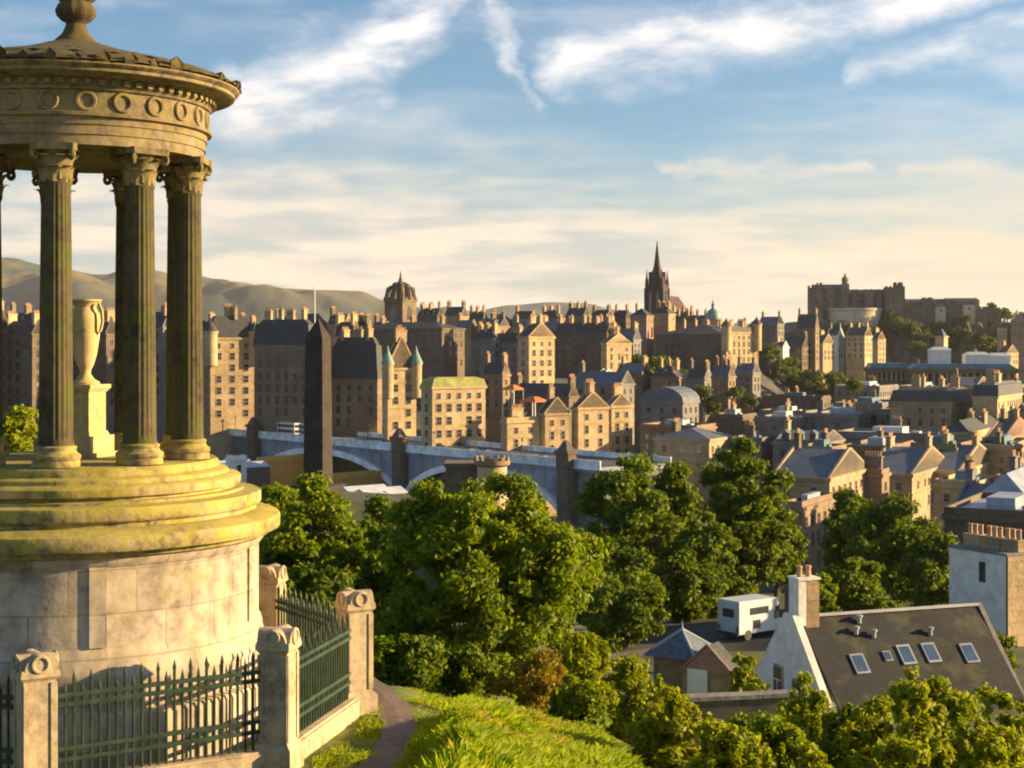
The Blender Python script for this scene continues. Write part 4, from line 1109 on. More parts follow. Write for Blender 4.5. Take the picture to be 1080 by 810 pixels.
def build_castle():
    D = 1200; k = D / F
    X0 = xcol(903, D); zb = zrow(349, D)
    c = thing('castle', 'dark stone castle with battlements and curved pale battery on top of the rock', 'castle', (X0, D, zb), R(-10))
    def lx(px): return (px - 903) * k
    def lz(py): return (345 - py) * k
    dk = stone('castle_stone', (0.27, 0.195, 0.135), (0.12, 0.088, 0.065), scale=0.08, course=1.4)
    lt = stone('battery_stone', (0.66, 0.54, 0.38), (0.48, 0.38, 0.26), scale=0.08, course=1.4)
    def block(name, xa, xb, y0, y1, yt, mat, cren=True, roof=None, yb=348, win=True):
        b = MB(); x0, x1, z0, z1 = lx(xa), lx(xb), lz(yb), lz(yt)
        b.box(x0, x1, y0, y1, z0, z1)
        if cren:
            n = max(2, int((x1 - x0) / 2.6)); st = (x1 - x0) / n
            for i in range(n):
                for yy in (y0, y1 - 1): b.box(x0 + i * st, x0 + i * st + st * 0.55, yy, yy + 1, z1 + 0.002, z1 + 1.6)
            m_ = max(2, int((y1 - y0) / 2.6)); st = (y1 - y0) / m_
            for i in range(m_): b.box(x1 - 1, x1, y0 + i * st + 1.1, y0 + i * st + st * 0.5 + 1.1, z1 + 0.002, z1 + 1.5)
        o = b.build(name, mat, c)
        if win:
            n = int((x1 - x0) / 6)
            for i in range(n):
                for r_ in range(max(1, int((z1 - max(z0, lz(334))) / 5.5))):
                    if r_ > 2: break
                    w = MB(); w.box(x0 + (i + .5) * (x1 - x0) / n - .7, x0 + (i + .5) * (x1 - x0) / n + .7, y0 - 0.06, y0 - 0.01, z1 - 4 - r_ * 5.5, z1 - 1.6 - r_ * 5.5); w.build('window', GLASS, o)
        if roof:
            q = MB(); q.M = Matrix.Translation(((x0 + x1) / 2, (y0 + y1) / 2, z1 + 0.01)); rb = roof_mesh('gable', x1 - x0 - 1, y1 - y0 - 1, roof); q.add(rb.v, rb.f); q.build('roof', ROOF['slate'], o)
        return o
    block('palace', 857, 893, 6, 34, 303, dk, roof=6)
    block('tower', 853, 869, 2, 24, 299, dk)
    block('tower', 872, 881, 4, 20, 300, dk)
    t = block('clock_tower', 888, 896, 2, 16, 297, dk)
    b = MB(); b.lathe([(2.4, 0), (2.4, 4), (2.8, 4.2), (2.4, 6), (1.0, 7.5), (0.2, 10)], 8, (lx(892), 9)); b.build('turret', dk, t, (0, 0, lz(297)))
    block('great_hall', 894, 938, 10, 40, 307, dk, roof=5)
    block('tower', 862, 868, -1, 8, 296, dk); block('tower', 899, 905, 4, 14, 303, dk); block('tower', 924, 929, 6, 16, 303, dk)
    block('sloping_wall', 1030, 1052, 8, 14, 324, dk, yb=352, win=False); block('storehouse', 1012, 1024, 0, 9, 318, lt, cren=False, roof=3); block('guard_house', 984, 994, -2, 9, 320, lt, cren=False, roof=3)
    block('chapel', 912, 922, 4, 18, 303, dk)
    block('tower', 933, 953, 0, 26, 300, dk)
    block('corner_turret', 942, 951, 1, 14, 296, dk)
    block('barracks', 954, 1000, 14, 44, 316, dk, roof=4)
    block('upper_barracks', 996, 1030, 10, 40, 314, dk, roof=3)
    block('gatehouse', 972, 982, 6, 22, 312, dk)
    block('rampart', 953, 1036, 2, 8, 322, dk, yb=352, win=False)
    # curved battery
    b = MB(); n = 18; r0 = 21.0
    b.lathe([(r0 + 1.5, lz(352)), (r0, lz(336)), (r0 - 0.4, lz(324)), (r0 + 0.3, lz(323.6)), (r0 + 0.3, lz(321)), (r0 - 1.5, lz(321))], 30, (lx(902), 8), a0=R(185), a1=R(372))
    b.build('battery', lt, c)
    b = MB(); b.box(lx(852), lx(875), -2, 3, lz(356), lz(333)); b.box(lx(922), lx(940), -3, 2, lz(356), lz(334)); b.build('rampart', dk, c)
    b = MB(); b.lathe([(0.25, lz(297) + 9), (0.15, lz(286))], 6, (lx(892), 9)); b.build('flagpole', DARKM, c)
build_castle()

# houses at the foot of the rock
for i, (lb, xc, D, wl, wr_, yt, kw) in enumerate([
 ('pale rendered block at the foot of the castle rock, left of its neighbours', 884, 1060, 12, 6, 354, T(wall='white', roof='slate', rk='gable', rh=5, chim=2, wr=4)),
 ('yellow gabled house under the castle with lit end', 868, 1040, 8, 12, 362, T(wall='cream', roof='slate', rk='gable', rh=6, chim=1, wr=3, yaw=-45)),
 ('broad pale block under the castle battery with dark windows', 912, 1050, 20, 8, 354, T(wall='cream', roof='slate', rk='gable', rh=6, chim=3, wr=4)),
 ('narrow cream gable house right of the broad pale block', 926, 1020, 6, 8, 358, T(wall='cream', roof='slate', rk='gable', rh=5, chim=1, wr=4, yaw=-45)),
 ('tall brown tenement with one lit edge left of the castle rock', 860, 880, 20, 4, 346, T(wall='brown', roof='slate', rk='gable', rh=8, chim=2, wr=5)),
 ('dark tenement with yellow end left of castle', 846, 870, 20, 10, 366, T(wall='soot', roof='slate', rk='gable', rh=6, chim=2, wr=4)),
 ('small white gabled building with pale chimney among the rooftops below castle', 826, 860, 10, 6, 366, T(wall='white', roof='slate', rk='gable', rh=3, chim=1, wr=2)),
 ('sunlit house on the slope right of the castle', 1062, 1120, 10, 12, 346, T(wall='cream', roof='brown', rk='gable', rh=4, chim=1, wr=2, yaw=-45)),
 ('brown block on slope beyond the castle ramparts', 1082, 1110, 16, 10, 338, T(wall='rose', roof='brown', rk='gable', rh=5, chim=2, wr=3)),
 ('yellow gable near the frame edge below castle slope', 1062, 1040, 10, 12, 372, T(wall='cream', roof='brown', rk='gable', rh=5, chim=1, wr=2, yaw=-45)),
]):
    corner(lb, xc, D, wl, wr_, yt, seed=40 + i, **kw)

# classical gallery with columns
def gallery(label, xa, xb, D, yt, ybase, ncol, white=True):
    X = xcol((xa + xb) / 2, D); w = (xb - xa) / F * D; zb = EYE - 47; h = zrow(yt, D) - zb; hc = zrow(ybase, D) - zb
    t = thing('gallery', label, 'gallery', (X, D, zb), R(-6))
    b = MB(); b.box(-w / 2, w / 2, 3, 22, 0, h - 2.2); b.box(-w / 2 - 0.6, w / 2 + 0.6, -0.6, 22.6, h - 2.2, h); b.box(-w / 2 - .5, w / 2 + .5, -1.5, 23, 0, hc); b.build('wall', WALL['soot'], t)
    b = MB(); b.cbox(0, 11, h + .01, w, 21, 2.4, 0.86); r = b.build('roof', ROOF['teal'], t)
    cm = MB(); cm.lathe([(0.9, hc + .01), (0.75, hc + 1), (0.65, h - 3), (0.95, h - 2.4), (0.95, h - 2.201)], 10); me = cm.mesh('column', WALL['tan'])
    for i in range(ncol): inst('column', me, t, (-w / 2 + 1.2 + i * (w - 2.4) / (ncol - 1), 0.8, 0))
    if white:
        for i, (u, ww, hh) in enumerate(((-0.2, 10, 7), (0.15, 12, 4.5), (0.36, 10, 4))):
            q = MB(); q.box(u * w - ww / 2, u * w + ww / 2, 6, 16, h + 2.41, h + 2.4 + hh); q.cbox(u * w, 11, h + 2.4 + hh + .01, ww + 1, 11, 1.6, 0.6); q.build('roof_lantern', WALL['white'], r)
gallery('long dark columned gallery with white roof lanterns below the castle', 962, 1072, 780, 389, 410, 16)
gallery('smaller dark columned gallery left of the lanterned gallery', 918, 958, 800, 388, 402, 8, False)
def slim_tower():
    D = 830; X = xcol(993, D); zb = EYE - 47; h = zrow(356, D) - zb
    t = thing('stone_tower', 'slender sunlit stone tower rising behind the white roof lanterns', 'tower', (X, D, zb), R(-40))
    b = MB(); b.cbox(0, 0, 0, 5, 5, h); b.cbox(0, 0, h, 5.8, 5.8, 0.8); b.build('wall', WALL['cream'], t)
    b = MB(); b.cbox(0, 0, h + .801, 4.6, 4.6, 4.0, 0.1); b.build('roof', ROOF['slate'], t)
slim_tower()

# ------------------------------------------------------------------ the new town and station, right
NEW = [
 ('long grey block with pale roof edge and a bright sunlit end', 985, 400, 104, 16, 461, T(wall='grey', roof='pale', rk='flat', rh=2, chim=1, wr=3, name='office_block')),
 ('low pale flat roofed hall left of the long grey block', 884, 395, 54, 10, 474, T(wall='grey', roof='pale', rk='flat', rh=1.2, chim=0, wr=2)),
 ('teal flat roofed block above the station', 868, 600, 64, 8, 420, T(wall='soot', roof='teal', rk='flat', rh=2, chim=1, wr=2)),
 ('grey block with pale flat roof beneath the teal roof', 850, 520, 50, 12, 436, T(wall='grey', roof='pale', rk='flat', rh=2, chim=1, wr=3)),
 ('grey slate hipped block right of the pale flat roof', 888, 500, 34, 14, 440, T(wall='grey', roof='blue', rk='hip', rh=3, chim=2, wr=3)),
 ('terrace end with blue grey roof and sunlit pedimented gable facing the trees', 875, 290, 62, 42, 504, T(wall='tan', roof='blue', rk='gable', rh=4.5, chim=1, ch_mat='soot', wr=5, storey=4.2)),
 ('second pedimented sunlit gable, right of the terrace end', 962, 325, 50, 40, 500, T(wall='tan', roof='blue', rk='gable', rh=4.5, chim=2, ch_mat='tan', wr=5, storey=4.2)),
 ('third sunlit gable with blue grey slates near the bright grey block end', 1012, 340, 40, 40, 497, T(wall='cream', roof='blue', rk='gable', rh=4.5, chim=2, ch_mat='tan', wr=5)),
 ('tan long fronted block with brown roofs and lit end tower', 1003, 455, 64, 24, 424, T(wall='tan', roof='brown', rk='mansard', rh=4, chim=4, ch_mat='cream', wr=5)),
 ('tall lit corner block at the right edge below the gallery', 1052, 450, 26, 26, 418, T(wall='cream', roof='slate', rk='mansard', rh=4, chim=3, ch_mat='cream', wr=6)),
 ('cream low block with lit balcony below the corner block', 1022, 410, 26, 40, 456, T(wall='cream', roof='slate', rk='hip', rh=3, chim=2, ch_mat='tan', wr=4)),
 ('rose stone block at the frame edge below the corner block', 1060, 385, 22, 30, 462, T(wall='rose', roof='slate', rk='gable', rh=4, chim=2, ch_mat='tan', wr=5)),
 ('narrow brown block between the two sunlit gables', 930, 310, 24, 8, 500, T(wall='brown', roof='lead', rk='flat', rh=2, chim=1, wr=4)),
 ('dark flat roofed building with long pale parapet behind the white house', 1096, 190, 100, 30, 547, T(wall='soot', roof='lead', rk='flat', rh=1.6, chim=0, wr=1)),
 ('blue grey roofed shed behind the long pale parapet', 1080, 240, 44, 40, 522, T(wall='grey', roof='lead', rk='hip', rh=3, chim=1, wr=2)),
 ('slate roofed shed with skylight left of the blue grey shed', 1040, 250, 38, 30, 540, T(wall='grey', roof='blue', rk='gable', rh=3.5, chim=1, wr=2)),
 ('grey street block in shade below the pedimented terrace', 846, 255, 12, 34, 535, T(wall='brown', roof='lead', rk='flat', rh=1.4, chim=0, wr=6)),
]
for i, (lb, xc, D, wl, wr_, yt, kw) in enumerate(NEW):
    corner(lb, xc, D, wl, wr_, yt, seed=80 + i, **kw)
row('row under the columned gallery', 650, 880, 1090, (408, 404), 51, ('brown', 'tan', 'grey'), ('lead', 'blue', 'pale', 'lead', 'teal'), 'blocks under the columned gallery', wr=3, chim=(0, 2), rks=('gable', 'hip', 'hip'), rh=(2, 4))
row('row above the tan block', 560, 880, 1090, (424, 418), 54, ('tan', 'brown', 'grey', 'grey'), ('lead', 'blue', 'pale', 'lead', 'teal'), 'blocks above the tan long fronted block', wr=3, chim=(0, 2), rks=('gable', 'hip', 'hip'), rh=(2, 4))
row('row behind the bright block end', 470, 850, 1090, (440, 436), 57, ('tan', 'brown', 'grey', 'grey'), ('lead', 'blue', 'pale', 'lead', 'teal'), 'blocks behind the bright grey block end', wr=3, chim=(0, 2), rks=('gable', 'hip', 'hip'), rh=(2, 4))
row('row behind the pedimented gables', 365, 840, 1100, (478, 472), 54, ('brown', 'tan', 'grey'), ('lead', 'blue', 'pale', 'lead', 'teal'), 'roofs behind the pedimented gables', wr=3, chim=(0, 2), rks=('gable', 'hip', 'hip'), rh=(2, 4))
row('row behind the street block', 300, 985, 1100, (512, 508), 51, ('brown', 'tan', 'cream'), ('lead', 'blue', 'pale', 'lead', 'teal'), 'roofs behind the street block', wr=3, chim=(0, 2), rks=('gable', 'hip', 'hip'), rh=(2, 4))
row('row right of the market hall', 480, 748, 850, (442, 446), 51, ('brown', 'grey', 'soot'), ('lead', 'blue', 'pale', 'lead', 'teal'), 'station side roofs', wr=2, chim=(0, 1), rks=('gable', 'hip', 'hip'), rh=(2, 3.5))
row('row above the tall trees', 390, 690, 835, (466, 470), 60, ('brown', 'grey', 'tan'), ('lead', 'blue', 'pale', 'lead', 'teal'), 'roofs above the tall trees', wr=2, chim=(0, 1), rks=('gable', 'hip', 'hip'), rh=(2, 3.5))
row('row below the bay towers', 640, 740, 860, (418, 420), 54, ('brown', 'grey', 'tan'), ('lead', 'blue', 'pale', 'lead', 'teal'), 'garden side roofs', wr=2, chim=(0, 1), rks=('gable', 'hip', 'hip'), rh=(2, 3.5))

# station train shed roofs below the bridge
gl = plain('station_glass_roof', (0.50, 0.53, 0.60), 0.35, 0, 0.15, 0.3)
for i, (px, py, D, w, d, lb) in enumerate(((392, 519, 372, 7, 12, 'pale glass station roof under the first bridge arch'), (238, 492, 440, 8, 20, 'white station roof left of the bridge arch'))):
    X = xcol(px, D); zb = gz(X, D) - 1; h = zrow(py, D) - zb
    t = thing('station_shed', lb, 'station roof', (X, D, zb), R(-50), 'station roofs under the bridge')
    b = MB(); n = int(w / 5) * 2
    for k in range(n):
        x0 = -w + 2 * w * k / n; x1 = -w + 2 * w * (k + 1) / n
        b.prism([(x0, h), (x1, h), ((x0 + x1) / 2, h + 1.4)], -d / 2, d / 2)
    b.build('glass_roof', gl, t)
    b = MB(); b.box(-w, w, -d / 2 + .3, d / 2 - .3, 0, h - .01); b.build('wall', WALL['soot'], t)
for i, (lb, xc, D, wl, wr_, yt, kw) in enumerate([
 ('bright ochre building seen under the left bridge arch', 277, 452, 3, 52, 486, T(wall='ochre', roof='pale', rk='flat', rh=0.4, chim=0, yaw=-42, wr=0)),
 ('ochre low block seen under the right half of the first arch', 350, 418, 3, 62, 504, T(wall='ochre', roof='pale', rk='flat', rh=0.4, chim=0, yaw=-42, wr=0)),
 ('pale pink house wall between bridge pier and temple steps', 244, 430, 6, 16, 484, T(wall='white', roof='slate', rk='flat', rh=1, chim=0, yaw=-55, wr=3)),
]): corner(lb, xc, D, wl, wr_, yt, seed=120 + i, **kw)

# ------------------------------------------------------------------ near houses under the hill
def cottage():
    # gabled white cottage with a big slate roof, ridge running to the right and slightly away
    D = 85.0
    g = Vector((xcol(838, D), D)); yaw = R(20)
    ux, uy = math.cos(yaw), math.sin(yaw)
    L = 11.9; Wd = 7.6; PH = 4.0; zr = zrow(651, D); ze = zr - PH; zb = gz(g.x, g.y) - 1.5
    t = thing('cottage', 'white gabled cottage with a long dark slate roof, skylights and tall chimney', 'house', (g.x, g.y, zb), yaw)
    he = ze - zb; hr = zr - zb
    b = MB(); b.box(0.03, L, -Wd / 2 + 0.05, Wd / 2 - .05, 0, he - 0.05)
    b.build('wall', WALL['white'], t)
    b = MB(); sv = Matrix.Rotation(R(90), 4, 'Z')      # gable polygon lies in the y,z plane
    b.M = sv
    b.prism([(-Wd / 2, 0), (Wd / 2, 0), (Wd / 2, he + .1), (0.5, hr + 0.15), (0.5, hr + 0.2), (-0.5, hr + 0.2), (-0.5, hr + 0.15), (-Wd / 2, he + .1)], -0.02, 0.40)
    gb = b.build('gable', WALL['white'], t)
    b = MB(); a = Wd / 2 + 0.35; dz = PH * 0.35 / (Wd / 2)
    for s in (-1, 1):
        b.add([(0.35, s * a, he - dz), (L, s * a, he - dz), (L, 0, hr), (0.35, 0, hr), (0.35, s * a, he - dz - .18), (L, s * a, he - dz - .18), (L, 0, hr - .18), (0.35, 0, hr - .18)],
              [(0, 1, 2, 3) if s < 0 else (3, 2, 1, 0), (7, 6, 5, 4), (0, 4, 5, 1), (1, 5, 6, 2), (3, 7, 4, 0)])
    rf = b.build('roof', SLATE_NEAR, t)
    b = MB(); b.box(0.3, L + .05, -0.14, 0.14, hr - 0.02, hr + 0.10); b.build('ridge_tiles', ROOF['pale'], rf)
    b = MB(); b.box(L, L + 0.35, -a, a, he - 1.5, he - dz - .2); b.M = sv; b.prism([(-a, he - dz - .3), (a, he - dz - .3), (0.0, hr + .14)], -L - 0.30, -L - 0.01); b.build('gable', WALL['grey'], t)
    # skylights lie on the near slope
    sl = math.atan2(PH, Wd / 2)
    for (x, u) in ((2.7, 0.58), (5.8, 0.52), (7.4, 0.52), (9.8, 0.56), (4.6, 0.52)):
        y = -u * Wd / 2 - 0.02; z = hr - u * PH
        q = MB(); q.box(-0.42, 0.42, -0.62, 0.62, 0.0, 0.07); q.mat = 1; q.box(-0.32, 0.32, -0.50, 0.50, 0.071, 0.085)
        o = q.build('skylight', [LEADP, SKYG], rf, (x, y, z)); o.rotation_euler = (sl, 0, 0)
        if x == 4.6: o.scale = (0.55, 0.5, 1)
    for (x, u) in ((3.3, 0.25), (4.3, 0.30), (3.8, 0.12), (7.9, 0.32)):
        q = MB(); q.lathe([(0.12, 0), (0.12, 0.35), (0.2, 0.36), (0.2, 0.45), (0.0, 0.5)], 8); q.build('roof_vent', LEADP, rf, (x, -u * Wd / 2, hr - u * PH))
    # chimney: white slab continuing the gable and a stone stack behind it
    zc = zrow(611, D) - zb
    b = MB(); b.box(-0.05, 0.42, -0.52, 0.52, hr - 0.4, zc); b.mat = 1; b.box(0.421, 1.25, -0.5, 0.5, hr - 0.6, zc - 0.15); b.mat = 0; b.box(-0.10, 1.3, -0.58, 0.58, zc + .001, zc + 0.12)
    ch = b.build('chimney', [WALL['white'], WALL['tan']], t)
    for i in range(2):
        b = MB(); b.lathe([(0.16, 0), (0.13, 0.45), (0.17, 0.5), (0.16, 0.6)], 10); b.build('chimney_pot', POT, ch, (0.3 + i * 0.55, 0, zc + .121))
    # gable windows
    for (y, z) in ((1.0, he - 0.25), (-1.0, he - 0.65)):
        q = MB(); q.box(-0.5, 0.5, -0.08, 0, -0.08, 1.5); q.mat = 1; q.box(-0.38, 0.38, -0.10, -0.081, 0.02, 1.38); q.mat = 2; q.box(-0.38, 0.38, -0.12, -0.101, 0.66, 0.72); q.box(-0.03, 0.03, -0.12, -0.101, 0.02, 0.655)
        q.build('window', [TRIM, GLASS, WHITEP], gb, (-0.402, y, z), R(-90))
SLATE_NEAR = slate('cottage_slate', (0.019, 0.020, 0.023), row=0.5, var=0.6, rough=0.85, moss=0.45)
SKYG = plain('skylight_glass', (0.06, 0.10, 0.17), 0.1, 0, 0.15, 2, 1.0)
cottage()

def white_house():
    D = 118; X = xcol(1001, D); a = R(38)
    # left face white harling, right face stone
    zt = zrow(577, D); zb = gz(X, D) - 2
    w = 7.6; d = 5.0; h = zt - zb
    # nearest corner at column 1062
    Xc = xcol(1061, 113); Yc = 113
    ux, uy = (X - Xc), (D - Yc); w = math.hypot(ux, uy); yaw = math.atan2(-uy, -ux)
    vx, vy = -math.sin(yaw), math.cos(yaw)
    cx, cy = Xc + ux / 2 + vx * d / 2, Yc + uy / 2 + vy * d / 2
    t = thing('white_house', 'tall white rendered house with a row of clay chimney pots beyond the slate roof', 'house', (cx, cy, zb), yaw)
    b = MB(); b.box(-w / 2, w / 2, -d / 2, d / 2, 0, h); b.build('wall', WALL['white'], t)
    b = MB(); b.box(w / 2, w / 2 + 0.12, -d / 2 + .02, d / 2, 0, h - .02); b.build('end_wall', WALL['tan'], t)
    b = MB(); b.box(-w / 2 - .1, w / 2 + .2, -d / 2 - .1, d / 2 + .1, h + .001, h + 0.16); r = b.build('coping', WALL['grey'], t)
    rn = random.Random(3)
    for x in (-w * 0.32, w * 0.02, w * 0.34):
        b = MB(); b.box(-0.85, 0.85, -0.4, 0.4, 0, 0.75); b.box(-0.92, 0.92, -0.47, 0.47, .751, .87); ch = b.build('chimney', WALL['tan'], r, (x, -0.8, h + .161))
        for i in range(3):
            b = MB(); b.lathe([(0.19, 0), (0.16, 0.4 + 0.2 * rn.random()), (0.2, 0.75)], 8); b.build('chimney_pot', POT, ch, ((i - 1) * 0.55, 0, .871))
    for (x, z, hh) in ((0.55, h - 2.2, 1.5),):
        b = MB(); b.box(x - .3, x + .3, -d / 2 - .05, -d / 2 - .01, z, z + hh); b.build('window', GLASS, t)
    for (y, z) in ((0.2, h - 3.2), (0.2, h - 6.4)):
        b = MB(); b.box(w / 2 + .121, w / 2 + .16, y - .5, y + .5, z, z + 1.6); b.build('window', GLASS, t)
    b = MB(); b.tube([(w / 2 + .2, -d / 2 - .08, 0), (w / 2 + .2, -d / 2 - .08, h)], 0.07, 6); b.build('downpipe', DARKM, t)
white_house()

def gatehouse():
    D = 76; S = 0.66; X = xcol(722, D); zb = gz(X, D) - 2; ap = (zrow(668, D) - zb) / S
    t = thing('gatehouse', 'small gatehouse with a flared pyramid slate roof, lead ribs and white panel', 'gatehouse', (X, D + 1, zb), R(-32)); t.scale = (S, S, S)
    he = (zrow(694, D) - zb) / S
    b = MB(); b.box(-1.6, 1.6, -1.6, 1.6, 0, he); b.build('wall', WALL['brown'], t)
    b = MB(); b.cbox(0, 0, he + .01, 4.3, 4.3, 0.45, 0.80); b.cbox(0, 0, he + .461, 3.44, 3.44, ap - he - 0.46, 0.03); r = b.build('roof', ROOF['blue'], t)
    for k in range(4):
        a = R(45 + 90 * k); c, s = math.cos(a) * 1.4142, math.sin(a) * 1.4142
        b = MB(); b.tube([(2.15 * c, 2.15 * s, he + .05), (1.72 * c, 1.72 * s, he + .48), (0.05 * c, 0.05 * s, ap)], 0.12, 6); b.build('lead_hip', LEADP, r)
    b = MB(); b.lathe([(0.14, ap - 0.5), (0.10, ap), (0.05, ap + .3), (0.0, ap + 0.8)], 8); b.build('finial', LEADP, r)
    # gabled porch on the right with pale skews
    p = MB(); p.box(-1.2, 2.9, -0.9, 0.9, 0, he - 0.9)
    g = bpy.data.objects.new('porch', p.mesh('porch', WALL['tan'])); COL.objects.link(g); g.parent = t; g.location = (2.2, -1.2, 0)
    q = MB(); q.prism([(-1.5, he - 0.9), (3.2, he - 0.9), (0.85, he + 1.3)], -1.0, 1.0); q.build('porch_roof', ROOF['slate'], g)
    q = MB(); q.prism([(-1.35, he - 0.899), (3.05, he - 0.899), (0.85, he + 1.17)], -1.05, -1.003); q.build('gable', WALL['rose'], g)
    q = MB(); q.tube([(-1.55, -1.02, he - 0.95), (0.85, -1.02, he + 1.36), (3.25, -1.02, he - 0.95)], 0.12, 6); q.build('skew_stone', WALL['rose'], g)
    q = MB(); q.box(-0.7, 0.9, -1.10, -1.051, he - 2.6, he - 0.5); q.build('white_panel', WHITEP, g)
gatehouse()

def retaining_wall():
    p0 = Vector((xcol(702, 60), 60)); p1 = Vector((xcol(838, 61), 61)); d = p1 - p0; L = d.length; a = math.atan2(d.y, d.x)
    z = zrow(741, 60); zb = min(gz(p0.x, p0.y), gz(p1.x, p1.y)) - 2.5
    t = thing('boundary_wall', 'low dark stone wall with pale coping in front of gatehouse and cottage', 'wall', (p0.x, p0.y, zb), a)
    b = MB(); b.box(0, L, 0, 0.5, 0, z - zb); b.build('wall', stone('dark_rubble', (0.13, 0.11, 0.09), scale=0.8, course=0.35), t)
    b = MB(); b.box(-0.1, L + .1, -0.1, 0.6, z - zb + .001, z - zb + 0.16); b.build('coping', WALL['grey'], t)
retaining_wall()

def camper():
    D = 112; X = xcol(789, D); zb = zrow(671, D)
    t = thing('camper_van', 'white motorhome parked under the tall trees behind the white cottage', 'van', (X, D, zb), R(38))
    white = plain('van_white', (0.60, 0.63, 0.66), 0.3, 0, 0.05); blue = plain('van_pale_blue', (0.45, 0.58, 0.66), 0.35, 0, 0.08)
    b = MB(); b.prism([(-2.0, 0.45), (1.5, 0.45), (1.55, 2.0), (2.1, 2.25), (1.9, 2.75), (-2.0, 2.8)], -1.05, 1.05); bd = b.build('body', white, t)
    b = MB(); b.box(-2.03, -2.001, -0.95, 0.95, 0.6, 2.65); b.build('rear_panel', blue, t)
    b = MB(); b.prism([(1.5, 0.4), (2.9, 0.4), (2.95, 1.0), (2.2, 1.25), (1.75, 1.98), (1.55, 1.98)], -1.0, 1.0); b.build('cab', white, t)
    b = MB(); b.prism([(1.62, 1.22), (2.12, 1.27), (1.80, 1.88), (1.62, 1.88)], -1.02, 1.02); b.build('cab_window', GLASS, t)
    b = MB(); b.box(-0.9, 1.0, -1.075, -1.051, 1.75, 2.25); b.build('side_window', GLASS, t)
    b = MB(); b.box(-0.6, 0.15, -1.075, -1.051, 0.75, 1.35); b.build('side_hatch', GLASS, t)
    b = MB(); b.box(-2.12, -2.031, -1.0, 1.0, 0.35, 0.55); b.box(2.86, 3.0, -0.95, 0.95, 0.32, 0.55); b.build('bumper', DARKM, t)
    for y in (-0.85, 0.85):
        b = MB(); b.box(-2.06, -2.031, y - .09, y + .09, 0.62, 1.0); b.build('tail_light', plain('red_lens', (0.4, 0.02, 0.015), 0.2), t)
    b = MB(); b.box(-2.045, -2.031, -0.55, 0.55, 1.6, 2.2); b.build('rear_window', GLASS, t)
    b = MB(); b.box(-1.95, 1.45, -1.062, -1.051, 1.46, 1.6); b.build('stripe', blue, t)
    b = MB(); b.M = Matrix.Rotation(R(90), 4, 'X'); b.lathe([(0.36, -0.11), (0.36, 0.11)], 16); b.lathe([(0.2, -0.13), (0.2, 0.13)], 12); me = b.mesh('wheel', DARKM)
    for x in (-1.1, 2.2):
        for y in (-0.95, 0.95): inst('wheel', me, t, (x, y, 0.36))
    # pad of road beneath it
camper()
def hill_road():
    m = plain('asphalt', (0.05, 0.05, 0.052), 0.9, 0, 0.2, 0.5)
    vs = []; fs = []; n = 40
    pts = []
    for i in range(n + 1):
        t = i / n; px = 560 + 320 * t; D = 104 + 10 * t
        pts.append((xcol(px, D), D + 4 * math.sin(t * 3)))
    zr = zrow(671, 112) - 0.02
    for x, y in pts:
        vs += [(x - .2, y - 4.0, zr), (x + .2, y + 5.0, zr), (x - .2, y - 6.5, zr - 4.5), (x + .2, y + 7.5, zr - 4.5)]
    for i in range(n):
        a = i * 4; fs += [(a, a + 4, a + 5, a + 1), (a + 2, a + 6, a + 4, a), (a + 1, a + 5, a + 7, a + 3)]
    me = bpy.data.meshes.new('road'); me.from_pydata(vs, [], fs); me.materials.append(m); me.update()
    ob = bpy.data.objects.new('road', me); COL.objects.link(ob); ob['kind'] = 'structure'
hill_road()

# ------------------------------------------------------------------ foliage
def leaf_mesh(name, clumps, n, size, seed, mat, shell=0.5, droop=0.0, aspect=0.55):
    """n leaf-sized folded faces spread through a set of clumps (cx, cy, cz, r, flat)"""
    rng = np.random.default_rng(seed)
    C = np.array(clumps, float)
    wgt = C[:, 3] ** 2; idx = rng.choice(len(C), n, p=wgt / wgt.sum())
    v = rng.normal(size=(n, 3)); v /= np.linalg.norm(v, axis=1)[:, None]
    rad = (shell + (1 - shell) * rng.random(n) ** 0.6) * (0.8 + 0.55 * rng.random(n) ** 2)
    p = C[idx, :3] + v * (C[idx, 3] * rad)[:, None] * np.stack([np.ones(n), np.ones(n), C[idx, 4]], 1)
    nrm = v * 0.7 + rng.normal(size=(n, 3)) * 0.55; nrm[:, 2] += 0.25; nrm /= np.linalg.norm(nrm, axis=1)[:, None]
    t = np.cross(nrm, rng.normal(size=(n, 3))); t /= np.linalg.norm(t, axis=1)[:, None]
    t[:, 2] -= droop; t /= np.linalg.norm(t, axis=1)[:, None]
    s = np.cross(nrm, t); s /= np.linalg.norm(s, axis=1)[:, None]
    L = size * (0.55 + 0.9 * rng.random(n))[:, None]; W = L * aspect
    q = np.empty((n, 4, 3)); q[:, 0] = p - t * L * .5; q[:, 1] = p + s * W * .5 + nrm * L * 0.12; q[:, 2] = p + t * L * .5; q[:, 3] = p - s * W * .5 + nrm * L * 0.12
    me = bpy.data.meshes.new(name)
    me.vertices.add(4 * n); me.vertices.foreach_set('co', q.reshape(-1))
    f = np.arange(4 * n).reshape(n, 4); tri = np.concatenate([f[:, [0, 1, 2]], f[:, [0, 2, 3]]], 1).reshape(-1)
    me.loops.add(6 * n); me.loops.foreach_set('vertex_index', tri.astype(np.int32))
    me.polygons.add(2 * n); me.polygons.foreach_set('loop_start', np.arange(0, 6 * n, 3, dtype=np.int32))
    me.polygons.foreach_set('loop_total', np.full(2 * n, 3, np.int32))
    me.update(calc_edges=True); me.materials.append(mat)
    return me

